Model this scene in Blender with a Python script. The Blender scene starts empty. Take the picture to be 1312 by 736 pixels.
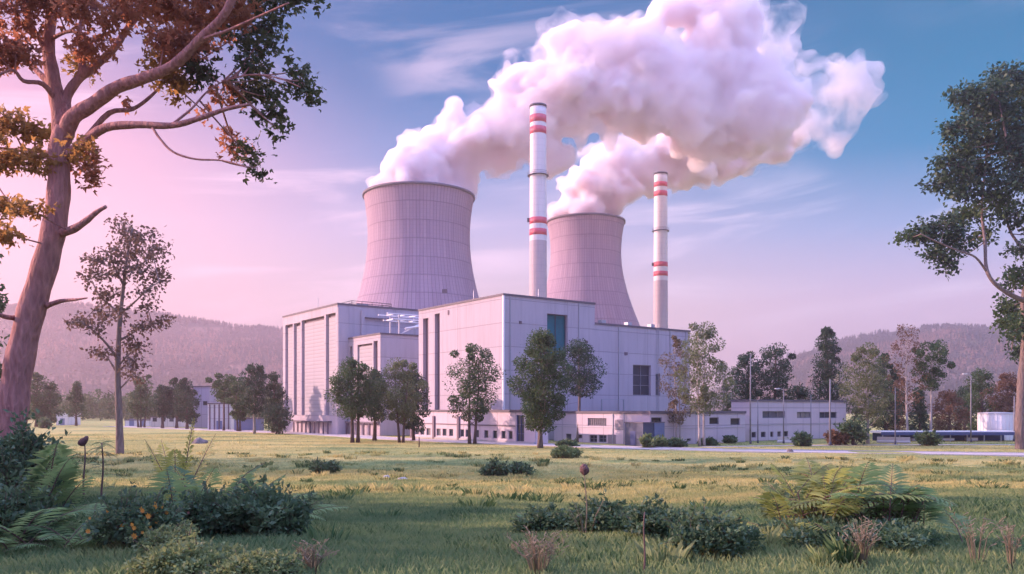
import bpy, bmesh, math, random
import numpy as np
from mathutils import Vector, Matrix, noise as mnoise

SC = bpy.context.scene
COL = SC.collection
R = math.radians
PI = math.pi

# ------------------------------------------------------------------ camera, world, sun, exposure
F, CX, HY, EYE = 1058.0, 656.0, 525.0, 5.5          # focal length in photo pixels, centre, horizon row, eye height
cam = bpy.data.cameras.new('camera')
cam.sensor_width = 36.0
cam.lens = 36.0 * F / 1312.0
cam.shift_y = (HY - 368.0) / 1312.0
cam.clip_start, cam.clip_end = 0.2, 8000.0
cam_o = bpy.data.objects.new('camera', cam)
cam_o.location = (0, 0, EYE)
cam_o.rotation_euler = (R(90), 0, 0)
COL.objects.link(cam_o)
SC.camera = cam_o

SUN_AZ = -80.0       # degrees from the view axis, negative = left
SUN_EL = 18.5
SUN_DIR = Vector((math.sin(R(SUN_AZ)) * math.cos(R(SUN_EL)), math.cos(R(SUN_AZ)) * math.cos(R(SUN_EL)), math.sin(R(SUN_EL))))
sun = bpy.data.lights.new('sun', 'SUN')
sun.energy = 4.0
sun.angle = R(0.6)
sun.color = (1.0, 0.62, 0.56)
sun_o = bpy.data.objects.new('sun', sun)
sun_o.rotation_euler = (-SUN_DIR).to_track_quat('-Z', 'Y').to_euler()
sun_o.location = (-200, 60, 120)
COL.objects.link(sun_o)

SC.view_settings.view_transform = 'Standard'
SC.view_settings.look = 'None'
SC.view_settings.exposure = 1.06
SC.view_settings.gamma = 1.0
SC.view_settings.use_curve_mapping = False
cy = SC.cycles
cy.use_denoising = True
cy.max_bounces = 34
cy.diffuse_bounces = 3
cy.glossy_bounces = 2
cy.transmission_bounces = 3
cy.volume_bounces = 32
cy.volume_step_rate = 0.5
cy.transparent_max_bounces = 24
cy.use_adaptive_sampling = True
cy.adaptive_threshold = 0.02
cy.sample_clamp_indirect = 6.0
cy.caustics_reflective = False
cy.caustics_refractive = False


def lin(r, g, b):
    def c(v):
        v /= 255.0
        return v / 12.92 if v <= 0.04045 else ((v + 0.055) / 1.055) ** 2.4
    return (c(r), c(g), c(b), 1.0)


class NT:
    """small wrapper to write node trees in few lines"""
    def __init__(s, tree):
        s.t = tree
    def n(s, kind, **kw):
        nd = s.t.nodes.new(kind)
        for k, v in kw.items():
            if k.startswith('i_'):
                key = k[2:]
                key = int(key) if key.isdigit() else key.replace('_', ' ')
                if hasattr(v, 'is_output'):
                    s.t.links.new(v, nd.inputs[key])
                else:
                    nd.inputs[key].default_value = v
            else:
                setattr(nd, k, v)
        return nd
    def link(s, a, b):
        s.t.links.new(a, b)
    def math(s, op, a, b=0.0, clamp=False):
        nd = s.t.nodes.new('ShaderNodeMath')
        nd.operation = op
        nd.use_clamp = clamp
        for i, v in enumerate((a, b)):
            if hasattr(v, 'is_output'):
                s.t.links.new(v, nd.inputs[i])
            else:
                nd.inputs[i].default_value = v
        return nd.outputs[0]
    def mix(s, f, a, b, mode='MIX'):
        nd = s.t.nodes.new('ShaderNodeMix')
        nd.data_type = 'RGBA'
        nd.blend_type = mode
        for idx, v in ((0, f), (6, a), (7, b)):
            if hasattr(v, 'is_output'):
                s.t.links.new(v, nd.inputs[idx])
            else:
                nd.inputs[idx].default_value = v if idx == 0 or len(v) == 4 else (*v, 1.0)
        return nd.outputs[2]
    def ramp(s, fac, stops, interp='LINEAR'):
        nd = s.t.nodes.new('ShaderNodeValToRGB')
        cr = nd.color_ramp
        cr.interpolation = interp
        while len(cr.elements) < len(stops):
            cr.elements.new(0.5)
        for e, (p, c) in zip(cr.elements, stops):
            e.position = p
            e.color = c if len(c) == 4 else (*c, 1.0)
        s.t.links.new(fac, nd.inputs[0])
        return nd.outputs[0]
    def smooth(s, v, a, b):
        nd = s.t.nodes.new('ShaderNodeMapRange')
        nd.interpolation_type = 'SMOOTHSTEP'
        s.t.links.new(v, nd.inputs[0])
        nd.inputs[1].default_value, nd.inputs[2].default_value = a, b
        return nd.outputs[0]


world = bpy.data.worlds.new('World')
SC.world = world
world.use_nodes = True
wt = world.node_tree
wt.nodes.clear()
w = NT(wt)
tc = w.n('ShaderNodeTexCoord')
sep = w.n('ShaderNodeSeparateXYZ', i_0=tc.outputs['Generated'])
X, Y, Z = sep.outputs
hor = w.math('SQRT', w.math('ADD', w.math('MULTIPLY', X, X), w.math('MULTIPLY', Y, Y)))
u = w.math('DIVIDE', X, w.math('MAXIMUM', hor, 0.001))          # sine of the azimuth: -1 left ... 1 right
nishita = w.n('ShaderNodeTexSky', sky_type='NISHITA', sun_disc=False, sun_elevation=R(SUN_EL), sun_rotation=R(SUN_AZ % 360),
              air_density=1.0, dust_density=1.5, ozone_density=2.0)
zz = w.math('MAXIMUM', Z, 0.0)
left = w.ramp(zz, [(0.0, lin(230, 176, 192)), (0.17, lin(240, 184, 200)), (0.28, lin(230, 168, 188)), (0.40, lin(112, 114, 164)), (0.55, lin(60, 96, 162)), (1.0, lin(60, 130, 205))])
mid = w.ramp(zz, [(0.0, lin(222, 188, 204)), (0.12, lin(204, 180, 194)), (0.21, lin(168, 164, 200)), (0.29, lin(96, 130, 180)), (0.37, lin(14, 100, 154)), (0.46, lin(0, 90, 142)), (1.0, lin(40, 125, 200))])
right = w.ramp(zz, [(0.0, lin(216, 184, 204)), (0.12, lin(194, 174, 204)), (0.20, lin(130, 152, 196)), (0.28, lin(20, 118, 164)), (0.36, lin(0, 106, 148)), (0.46, lin(0, 92, 134)), (1.0, lin(20, 115, 185))])
sky = w.mix(w.smooth(u, -0.62, -0.05), left, mid)
sky = w.mix(w.smooth(u, 0.0, 0.5), sky, right)
# unseen sky behind the viewer, tinted bluer to fill the shaded faces
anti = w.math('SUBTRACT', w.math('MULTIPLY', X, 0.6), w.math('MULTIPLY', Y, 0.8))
sky = w.mix(w.smooth(Z, 0.50, 0.80), sky, (1.15, 1.25, 1.9))      # unseen overhead sky, brightened to lift the fill light
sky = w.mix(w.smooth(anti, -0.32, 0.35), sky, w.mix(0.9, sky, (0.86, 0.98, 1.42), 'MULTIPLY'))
# thin streaks of high cloud, longer than they are tall
cmb = w.n('ShaderNodeCombineXYZ', i_0=w.math('MULTIPLY', u, 2.2), i_1=w.math('ADD', w.math('MULTIPLY', Z, 15.0), w.math('MULTIPLY', u, -1.6)), i_2=w.math('MULTIPLY', Y, 1.5))
nz = w.n('ShaderNodeTexNoise', i_Vector=cmb.outputs[0], i_Scale=1.25, i_Detail=7.0, i_Roughness=0.56, i_Distortion=0.7)
cl = w.smooth(nz.outputs[0], 0.47, 0.70)
cmb2 = w.n('ShaderNodeCombineXYZ', i_0=w.math('MULTIPLY', u, 3.0), i_1=w.math('MULTIPLY', Z, 5.0), i_2=w.math('MULTIPLY', Y, 2.0))
nz2 = w.n('ShaderNodeTexNoise', i_Vector=cmb2.outputs[0], i_Scale=1.1, i_Detail=2.0)
cl = w.math('MULTIPLY', cl, w.smooth(nz2.outputs[0], 0.36, 0.62))
cl = w.math('MULTIPLY', cl, w.smooth(Z, 0.52, 0.28))
cl = w.math('MULTIPLY', cl, w.math('ADD', 0.78, w.math('MULTIPLY', w.smooth(u, 0.1, 0.45), 0.22)))
cloudcol = w.mix(w.smooth(u, -0.5, 0.5), lin(246, 205, 228), lin(222, 208, 234))
sky = w.mix(cl, sky, cloudcol)
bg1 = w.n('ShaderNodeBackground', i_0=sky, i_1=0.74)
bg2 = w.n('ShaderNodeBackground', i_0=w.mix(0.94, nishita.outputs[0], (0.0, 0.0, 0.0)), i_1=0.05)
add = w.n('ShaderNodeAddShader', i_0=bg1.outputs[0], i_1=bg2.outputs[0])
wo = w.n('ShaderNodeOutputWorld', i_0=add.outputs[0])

# ------------------------------------------------------------------ helpers
def put(o, label=None, cat=None, group=None, kind=None):
    if label: o['label'] = label
    if cat: o['category'] = cat
    if group: o['group'] = group
    if kind: o['kind'] = kind
    return o


def empty(name, loc=(0, 0, 0), rz=0.0, label=None, cat=None, group=None):
    o = bpy.data.objects.new(name, None)
    o.empty_display_size = 0.5
    o.location = loc
    o.rotation_euler = (0, 0, rz)
    COL.objects.link(o)
    return put(o, label, cat, group)


def new_obj(name, me, mat=None, parent=None):
    o = bpy.data.objects.new(name, me)
    if mat is not None:
        me.materials.append(mat)
    COL.objects.link(o)
    if parent is not None:
        o.parent = parent
    return o


def np_mesh(name, verts, nper, tone=None, smooth=False):
    """mesh of separate polygons of NPER corners each; TONE: one value per polygon in the attribute «tone»"""
    verts = np.asarray(verts, dtype=np.float32).reshape(-1, 3)
    nv = len(verts)
    nf = nv // nper
    me = bpy.data.meshes.new(name)
    me.vertices.add(nv)
    me.vertices.foreach_set('co', verts.ravel())
    me.loops.add(nv)
    me.loops.foreach_set('vertex_index', np.arange(nv, dtype=np.int32))
    me.polygons.add(nf)
    me.polygons.foreach_set('loop_start', np.arange(0, nv, nper, dtype=np.int32))
    if tone is not None:
        at = me.attributes.new('tone', 'FLOAT', 'POINT')
        at.data.foreach_set('value', np.repeat(np.asarray(tone, dtype=np.float32), nper))
    me.update(calc_edges=True)
    return me


class MB:
    """collects boxes, quads and tubes into one mesh; UV in metres"""
    def __init__(s):
        s.v, s.f, s.uv, s.sm = [], [], [], []
    def quad(s, a, b, c, d, uv=None, sm=False):
        i = len(s.v)
        s.v += [tuple(a), tuple(b), tuple(c), tuple(d)]
        s.f.append((i, i + 1, i + 2, i + 3))
        s.uv.append(uv or [(0, 0)] * 4)
        s.sm.append(sm)
    def box(s, x0, x1, y0, y1, z0, z1):
        p = [(x, y, z) for x in (x0, x1) for y in (y0, y1) for z in (z0, z1)]
        i = len(s.v)
        s.v += p
        for f in ((0, 1, 3, 2), (4, 6, 7, 5), (0, 4, 5, 1), (2, 3, 7, 6), (0, 2, 6, 4), (1, 5, 7, 3)):
            s.f.append(tuple(i + k for k in f))
            q = [p[k] for k in f]
            if abs(q[0][0] - q[2][0]) < 1e-9: s.uv.append([(a[1], a[2]) for a in q])
            elif abs(q[0][1] - q[2][1]) < 1e-9: s.uv.append([(a[0], a[2]) for a in q])
            else: s.uv.append([(a[0], a[1]) for a in q])
            s.sm.append(False)
        return s
    def tube(s, pts, radii, sides=8, cap=True):
        pts = [Vector(p) for p in pts]
        n = len(pts)
        base = len(s.v)
        ref = None
        L = 0.0
        for k in range(n):
            t = (pts[min(k + 1, n - 1)] - pts[max(k - 1, 0)])
            if t.length < 1e-9: t = Vector((0, 0, 1))
            t.normalize()
            if ref is None:
                ref = t.orthogonal().normalized()
            ref = (ref - t * ref.dot(t))
            if ref.length < 1e-6: ref = t.orthogonal()
            ref.normalize()
            b = t.cross(ref)
            r = radii[k] if hasattr(radii, '__len__') else radii
            for j in range(sides):
                a = 2 * PI * j / sides
                s.v.append(tuple(pts[k] + ref * (math.cos(a) * r) + b * (math.sin(a) * r)))
        for k in range(n - 1):
            for j in range(sides):
                j2 = (j + 1) % sides
                s.f.append((base + k * sides + j, base + k * sides + j2, base + (k + 1) * sides + j2, base + (k + 1) * sides + j))
                s.uv.append([(j, k), (j + 1, k), (j + 1, k + 1), (j, k + 1)])
                s.sm.append(True)
        if cap:
            s.f.append(tuple(base + j for j in reversed(range(sides)))); s.uv.append([(0, 0)] * sides); s.sm.append(False)
            e = base + (n - 1) * sides
            s.f.append(tuple(e + j for j in range(sides))); s.uv.append([(0, 0)] * sides); s.sm.append(False)
        return s
    def lathe(s, prof, sides=64, uvs=None, center=(0, 0)):
        base = len(s.v)
        for (r, z) in prof:
            for j in range(sides):
                a = 2 * PI * j / sides
                s.v.append((center[0] + r * math.cos(a), center[1] + r * math.sin(a), z))
        for k in range(len(prof) - 1):
            for j in range(sides):
                j2 = (j + 1) % sides
                s.f.append((base + k * sides + j, base + k * sides + j2, base + (k + 1) * sides + j2, base + (k + 1) * sides + j))
                s.uv.append([(j / sides, prof[k][1]), ((j + 1) / sides, prof[k][1]), ((j + 1) / sides, prof[k + 1][1]), (j / sides, prof[k + 1][1])])
                s.sm.append(True)
        return s
    def build(s, name, mat, parent=None):
        me = bpy.data.meshes.new(name)
        me.from_pydata(s.v, [], s.f)
        ul = me.uv_layers.new(name='UVMap')
        flat = [c for f in s.uv for p in f for c in p]
        ul.data.foreach_set('uv', np.array(flat, dtype=np.float32))
        me.polygons.foreach_set('use_smooth', np.array(s.sm, dtype=bool))
        me.update()
        return new_obj(name, me, mat, parent)


def zg(x, y):
    """height of the ground: a low grassy bank under the camera, flat beyond"""
    t = min(max((y - 12.0) / 58.0, 0.0), 1.0)
    s = t * t * (3 - 2 * t)
    h = 2.9 * (1 - s)
    k = min(max((y - 70) / 60.0, 0.0), 1.0)
    amp = 0.16 * (1 - k)
    if amp > 0:
        h += amp * (math.sin(x * 0.21 + 1.3) * math.sin(y * 0.17) + 0.6 * math.sin(x * 0.53 + y * 0.31))
    return h


def P(px, py, y):
    return Vector(((px - CX) / F * y, y, EYE + (HY - py) / F * y))


def G(px, py):
    """the ground point a photo pixel looks at"""
    y = 9.0
    prev = y
    while y < 1400:
        p = P(px, py, y)
        if p.z <= zg(p.x, y):
            lo, hi = prev, y
            for _ in range(24):
                m = (lo + hi) / 2
                q = P(px, py, m)
                if q.z <= zg(q.x, m): hi = m
                else: lo = m
            p = P(px, py, hi)
            p.z = zg(p.x, hi)
            return p
        prev = y
        y *= 1.03
    p = P(px, py, 1400); p.z = 0
    return p


# ------------------------------------------------------------------ materials
def mat(name):
    m = bpy.data.materials.new(name)
    m.use_nodes = True
    m.node_tree.nodes.clear()
    n = NT(m.node_tree)
    out = n.n('ShaderNodeOutputMaterial')
    return m, n, out


def plain(name, col, rough=0.6, metal=0.0, var=0.12, scale=3.0):
    m, n, out = mat(name)
    t = n.n('ShaderNodeTexCoord')
    nz = n.n('ShaderNodeTexNoise', i_Vector=t.outputs['Object'], i_Scale=scale, i_Detail=4.0)
    c = n.mix(nz.outputs[0], tuple(v * (1 - var) for v in col), tuple(min(1, v * (1 + var)) for v in col))
    b = n.n('ShaderNodeBsdfPrincipled', i_Base_Color=c, i_Roughness=rough, i_Metallic=metal)
    n.link(b.outputs[0], out.inputs[0])
    return m


def concrete(name, col, seam=(6.0, 6.2), rib=0.0, stain=0.30, seam_dark=0.64):
    """precast panels: seams from a brick pattern in metres, faint rain streaks, optional ribbed cladding"""
    m, n, out = mat(name)
    uv = n.n('ShaderNodeUVMap')
    br = n.n('ShaderNodeTexBrick', offset=0.0, squash=1.0, i_Vector=uv.outputs[0], i_Scale=1.0)
    br.inputs['Color1'].default_value = (*col, 1)
    br.inputs['Color2'].default_value = (*(c * 0.95 for c in col), 1)
    br.inputs['Mortar'].default_value = (*(c * seam_dark for c in col), 1)
    br.inputs['Mortar Size'].default_value = 0.075
    br.inputs['Mortar Smooth'].default_value = 0.1
    br.inputs['Brick Width'].default_value = seam[0]
    br.inputs['Row Height'].default_value = seam[1]
    mp = n.n('ShaderNodeMapping', i_Vector=uv.outputs[0], i_Scale=(0.9, 0.05, 1.0))
    nz = n.n('ShaderNodeTexNoise', i_Vector=mp.outputs[0], i_Scale=1.0, i_Detail=6.0, i_Roughness=0.65)
    nz2 = n.n('ShaderNodeTexNoise', i_Vector=uv.outputs[0], i_Scale=0.22, i_Detail=5.0)
    f = n.math('MULTIPLY', n.smooth(nz.outputs[0], 0.42, 0.75), stain * 1.6)
    c = n.mix(f, br.outputs[0], tuple(v * 0.55 for v in col))
    c = n.mix(n.math('MULTIPLY', nz2.outputs[0], stain), c, tuple(v * 0.7 for v in (col[0] * 1.02, col[1], col[2] * 0.96)))
    b = n.n('ShaderNodeBsdfPrincipled', i_Base_Color=c, i_Roughness=0.85)
    h = n.math('MULTIPLY', br.outputs['Fac'], -1.0)
    if rib:
        sp = n.n('ShaderNodeSeparateXYZ', i_0=uv.outputs[0])
        wv = n.math('PINGPONG', sp.outputs[1], rib)
        c2 = n.mix(n.smooth(wv, rib * 0.0, rib * 0.3), tuple(v * 0.72 for v in col), c)
        n.link(c2, b.inputs['Base Color'])
        h = n.math('ADD', h, n.math('MULTIPLY', wv, 2.0))
    bp = n.n('ShaderNodeBump', i_Height=h, i_Strength=0.5, i_Distance=0.06)
    n.link(bp.outputs[0], b.inputs['Normal'])
    n.link(b.outputs[0], out.inputs[0])
    return m


def glass(name, col, rough=0.08):
    m, n, out = mat(name)
    t = n.n('ShaderNodeTexCoord')
    nz = n.n('ShaderNodeTexNoise', i_Vector=t.outputs['Object'], i_Scale=0.7, i_Detail=2.0)
    c = n.mix(nz.outputs[0], tuple(v * 0.6 for v in col), tuple(v * 1.4 for v in col))
    b = n.n('ShaderNodeBsdfPrincipled', i_Base_Color=c, i_Roughness=rough)
    b.inputs['Specular IOR Level'].default_value = 0.22
    n.link(b.outputs[0], out.inputs[0])
    return m


def leafmat(name, dark, light, trans=0.35, tcol=None, rough=0.55):
    m, n, out = mat(name)
    at = n.n('ShaderNodeAttribute', attribute_name='tone')
    t = n.n('ShaderNodeTexCoord')
    nz = n.n('ShaderNodeTexNoise', i_Vector=t.outputs['Object'], i_Scale=0.9, i_Detail=2.0)
    f = n.math('ADD', n.math('MULTIPLY', at.outputs['Fac'], 0.65), n.math('MULTIPLY', n.smooth(nz.outputs[0], 0.35, 0.65), 0.35))
    c = n.mix(f, dark, light)
    b = n.n('ShaderNodeBsdfPrincipled', i_Base_Color=c, i_Roughness=rough)
    b.inputs['Specular IOR Level'].default_value = 0.3
    tr = n.n('ShaderNodeBsdfTranslucent', i_0=n.mix(0.5, c, tcol or tuple(min(1, v * 1.6) for v in light)))
    mx = n.n('ShaderNodeMixShader', i_0=trans, i_1=b.outputs[0], i_2=tr.outputs[0])
    n.link(mx.outputs[0], out.inputs[0])
    return m


def barkmat(name, dark, light, scale=2.0):
    m, n, out = mat(name)
    t = n.n('ShaderNodeTexCoord')
    mp = n.n('ShaderNodeMapping', i_Vector=t.outputs['Object'], i_Scale=(scale * 3, scale * 3, scale * 0.7))
    nz = n.n('ShaderNodeTexNoise', i_Vector=mp.outputs[0], i_Scale=1.0, i_Detail=6.0, i_Roughness=0.65)
    vo = n.n('ShaderNodeTexVoronoi', i_Vector=mp.outputs[0], i_Scale=0.9)
    f = n.math('MULTIPLY', nz.outputs[0], n.math('ADD', vo.outputs[0], 0.45), True)
    c = n.mix(f, dark, light)
    b = n.n('ShaderNodeBsdfPrincipled', i_Base_Color=c, i_Roughness=0.9)
    bp = n.n('ShaderNodeBump', i_Height=f, i_Strength=1.0, i_Distance=0.16)
    n.link(bp.outputs[0], b.inputs['Normal'])
    n.link(b.outputs[0], out.inputs[0])
    return m


def grass_color(n, vec):
    """patchy meadow: straw, olive and green; shared by the soil sheet and the blades"""
    mp = n.n('ShaderNodeMapping', i_Vector=vec, i_Scale=(0.035, 0.10, 0.0))
    a = n.n('ShaderNodeTexNoise', i_Vector=mp.outputs[0], i_Scale=1.0, i_Detail=5.0, i_Roughness=0.6)
    mp2 = n.n('ShaderNodeMapping', i_Vector=vec, i_Scale=(0.5, 0.9, 0.0))
    b = n.n('ShaderNodeTexNoise', i_Vector=mp2.outputs[0], i_Scale=1.0, i_Detail=4.0)
    sp = n.n('ShaderNodeSeparateXYZ', i_0=vec)
    near = n.smooth(sp.outputs[1], 38.0, 19.0)
    f = n.math('ADD', n.math('MULTIPLY', a.outputs[0], 0.72), n.math('MULTIPLY', b.outputs[0], 0.28))
    f = n.math('SUBTRACT', f, n.math('MULTIPLY', near, 0.15))  # near grass greener, and darkened to stand for the foreground shade
    return n.ramp(f, [(0.33, (0.12, 0.23, 0.10)), (0.43, (0.29, 0.36, 0.135)), (0.53, (0.59, 0.52, 0.20)), (0.72, (0.82, 0.67, 0.28))])


def ground_mat():
    m, n, out = mat('meadow_soil')
    t = n.n('ShaderNodeTexCoord')
    c = grass_color(n, t.outputs['Object'])
    nz = n.n('ShaderNodeTexNoise', i_Vector=t.outputs['Object'], i_Scale=2.2, i_Detail=8.0, i_Roughness=0.7)
    c = n.mix(n.math('ADD', n.math('MULTIPLY', n.smooth(nz.outputs[0], 0.4, 0.7), 0.40), 0.05), c, (0.09, 0.11, 0.04))
    c = n.mix(1.0, c, (0.88, 0.86, 0.70), 'MULTIPLY')
    b = n.n('ShaderNodeBsdfPrincipled', i_Base_Color=c, i_Roughness=0.95)
    mp = n.n('ShaderNodeMapping', i_Vector=t.outputs['Object'], i_Scale=(1.0, 1.6, 1.0))
    nb = n.n('ShaderNodeTexNoise', i_Vector=mp.outputs[0], i_Scale=1.1, i_Detail=9.0, i_Roughness=0.75)
    bp = n.n('ShaderNodeBump', i_Height=nb.outputs[0], i_Strength=1.0, i_Distance=0.5)
    n.link(bp.outputs[0], b.inputs['Normal'])
    n.link(b.outputs[0], out.inputs[0])
    return m


def blade_mat():
    m, n, out = mat('grass_blade')
    t = n.n('ShaderNodeTexCoord')
    c = grass_color(n, t.outputs['Object'])
    at = n.n('ShaderNodeAttribute', attribute_name='tone')
    c = n.mix(n.math('MULTIPLY', at.outputs['Fac'], 0.36), c, (0.50, 0.46, 0.25))
    c = n.mix(n.smooth(at.outputs['Fac'], 0.35, 0.0), c, (0.07, 0.13, 0.05))
    b = n.n('ShaderNodeBsdfDiffuse', i_0=c)
    tr = n.n('ShaderNodeBsdfTranslucent', i_0=c)
    mx = n.n('ShaderNodeMixShader', i_0=0.48, i_1=b.outputs[0], i_2=tr.outputs[0])
    n.link(mx.outputs[0], out.inputs[0])
    return m


def steam_mat(name, density, color=(0.988, 0.953, 0.958), torn=0.0):
    m, n, out = mat(name)
    rgb = n.n('ShaderNodeRGB')
    rgb.outputs[0].default_value = (1, 1, 1, 1)
    tb = n.n('ShaderNodeBsdfTransparent', i_0=rgb.outputs[0])
    n.link(tb.outputs[0], out.inputs[0])
    v = n.n('ShaderNodeVolumePrincipled')
    v.inputs['Color'].default_value = (*color, 1)
    v.inputs['Density'].default_value = density
    v.inputs['Anisotropy'].default_value = 0.0
    if torn:                                    # uneven thin steam: knots and gaps
        t = n.n('ShaderNodeTexCoord')
        nz = n.n('ShaderNodeTexNoise', i_Vector=t.outputs['Object'], i_Scale=torn, i_Detail=4.0, i_Roughness=0.6, i_Distortion=0.4)
        n.link(n.math('MULTIPLY', n.smooth(nz.outputs[0], 0.41, 0.66), density), v.inputs['Density'])
    n.link(v.outputs[0], out.inputs[1])
    m.volume_intersection_method = 'ACCURATE' if hasattr(m, 'volume_intersection_method') else m.volume_intersection_method
    return m


M = {}
M['wall'] = concrete('precast_wall', (0.50, 0.44, 0.495), (14.5, 4.1))
M['wall_b'] = concrete('pale_wall', (0.57, 0.52, 0.56), (9.0, 9.0), stain=0.10)
M['wall_low'] = concrete('painted_low_wall', (0.62, 0.52, 0.565), (5.2, 2.9), stain=0.12)
M['clad'] = concrete('ribbed_cladding', (0.445, 0.405, 0.43), (14.0, 40.0), rib=0.42, stain=0.06)
M['white_shed'] = concrete('white_shed_wall', (0.74, 0.72, 0.74), (2.0, 3.0), stain=0.08)
M['lilac_wall'] = concrete('lilac_wall', (0.42, 0.38, 0.50), (5.0, 4.0))
M['roof'] = plain('dark_roof_edge', (0.13, 0.11, 0.13), 0.7)
M['roofing'] = plain('roof_felt', (0.22, 0.20, 0.22), 0.9)
M['slot'] = plain('dark_slot', (0.15, 0.11, 0.14), 0.7)
M['frame'] = plain('window_frame', (0.20, 0.20, 0.24), 0.5)
M['pane'] = glass('window_pane', (0.03, 0.045, 0.07))
_n = NT(M['pane'].node_tree)
_oi = _n.n('ShaderNodeObjectInfo')
_b = next(q for q in M['pane'].node_tree.nodes if q.type == 'BSDF_PRINCIPLED')
_n.link(_n.ramp(_oi.outputs['Random'], [(0.0, (0.015, 0.02, 0.03)), (0.6, (0.04, 0.055, 0.08)), (0.8, (0.10, 0.11, 0.14)), (1.0, (0.22, 0.21, 0.22))]), _b.inputs['Base Color'])
M['teal'] = glass('teal_glazing', (0.004, 0.13, 0.165), 0.3)
M['steel'] = plain('grey_steel', (0.38, 0.38, 0.42), 0.45, 0.3)
M['pole_grey'] = plain('pole_grey', (0.20, 0.19, 0.21), 0.6)
M['dark_steel'] = plain('dark_steel', (0.08, 0.08, 0.10), 0.5, 0.3)
M['white_paint'] = plain('white_paint', (0.78, 0.76, 0.78), 0.5, 0.0, 0.06)
M['red_paint'] = plain('red_paint', (0.62, 0.085, 0.12), 0.55, 0.0, 0.15, 0.8)
M['blue_paint'] = plain('blue_paint', (0.06, 0.09, 0.22), 0.55)
M['blue_pale'] = plain('slate_blue_paint', (0.16, 0.20, 0.34), 0.6)
M['dark_door'] = plain('dark_blue_panel', (0.055, 0.075, 0.13), 0.5)
M['asphalt'] = plain('worn_asphalt', (0.44, 0.37, 0.36), 0.9, 0.0, 0.22, 0.7)
M['kerb'] = plain('kerb_stone', (0.46, 0.43, 0.44), 0.9)
M['stone'] = plain('field_stone', (0.17, 0.14, 0.14), 0.9, 0.0, 0.4, 4.0)
M['pale_stone'] = plain('pale_stone', (0.42, 0.39, 0.36), 0.9, 0.0, 0.3, 4.0)
M['grille'] = plain('vent_grille', (0.28, 0.24, 0.27), 0.6)
M['bark'] = barkmat('bark', (0.045, 0.030, 0.028), (0.17, 0.115, 0.10))
M['bark_big'] = barkmat('maple_bark', (0.17, 0.055, 0.05), (0.74, 0.35, 0.30), 2.8)  # red, lightened bark colour carries the flare glow over the trunk
M['bark_pale'] = barkmat('pale_bark', (0.22, 0.18, 0.17), (0.60, 0.54, 0.52), 1.4)
M['bark_mid'] = barkmat('grey_bark', (0.09, 0.065, 0.06), (0.30, 0.23, 0.21), 1.6)
M['leaf_dark'] = leafmat('leaf_dark_green', (0.018, 0.046, 0.030), (0.058, 0.105, 0.052), 0.24)
M['leaf_mid'] = leafmat('leaf_olive', (0.024, 0.056, 0.026), (0.090, 0.145, 0.052), 0.30)
M['leaf_pale'] = leafmat('leaf_pale_olive', (0.062, 0.085, 0.042), (0.20, 0.225, 0.10), 0.35)
M['leaf_rust'] = leafmat('leaf_rust', (0.075, 0.045, 0.030), (0.22, 0.12, 0.07), 0.35)
M['leaf_blush'] = leafmat('leaf_blush', (0.085, 0.080, 0.045), (0.24, 0.17, 0.10), 0.35)
M['leaf_maple'] = leafmat('leaf_maple', (0.15, 0.060, 0.038), (0.38, 0.165, 0.085), 0.55, (0.80, 0.32, 0.17))  # extra red in the leaf colour stands for the flare glow
M['leaf_maple_green'] = leafmat('leaf_maple_green', (0.030, 0.045, 0.022), (0.075, 0.090, 0.036), 0.35)
M['leaf_gold'] = leafmat('leaf_gold', (0.14, 0.085, 0.03), (0.38, 0.22, 0.07), 0.55, (0.72, 0.38, 0.12))
M['fern'] = leafmat('fern_green', (0.05, 0.115, 0.055), (0.25, 0.35, 0.13), 0.42)
M['fern_light'] = leafmat('fern_yellow_green', (0.075, 0.12, 0.035), (0.42, 0.42, 0.11), 0.45)  # yellow green leaf, colour brightened to stand for sunlight on it
M['bush'] = leafmat('bush_green', (0.036, 0.078, 0.046), (0.125, 0.19, 0.085), 0.3)
M['bush_light'] = leafmat('bush_yellow_green', (0.07, 0.115, 0.05), (0.25, 0.30, 0.12), 0.35)
M['dry'] = leafmat('dry_stalk', (0.22, 0.18, 0.12), (0.50, 0.43, 0.30), 0.3)
M['stalk'] = plain('brown_stalk', (0.13, 0.075, 0.06), 0.8)
M['flower'] = leafmat('orange_petal', (0.62, 0.20, 0.04), (0.85, 0.40, 0.08), 0.4)
M['flower_pink'] = leafmat('dull_pink_petal', (0.42, 0.16, 0.14), (0.62, 0.30, 0.24), 0.4)
M['head'] = plain('seed_head', (0.13, 0.065, 0.055), 0.9, 0.0, 0.5, 30.0)
M['blade'] = blade_mat()


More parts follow.
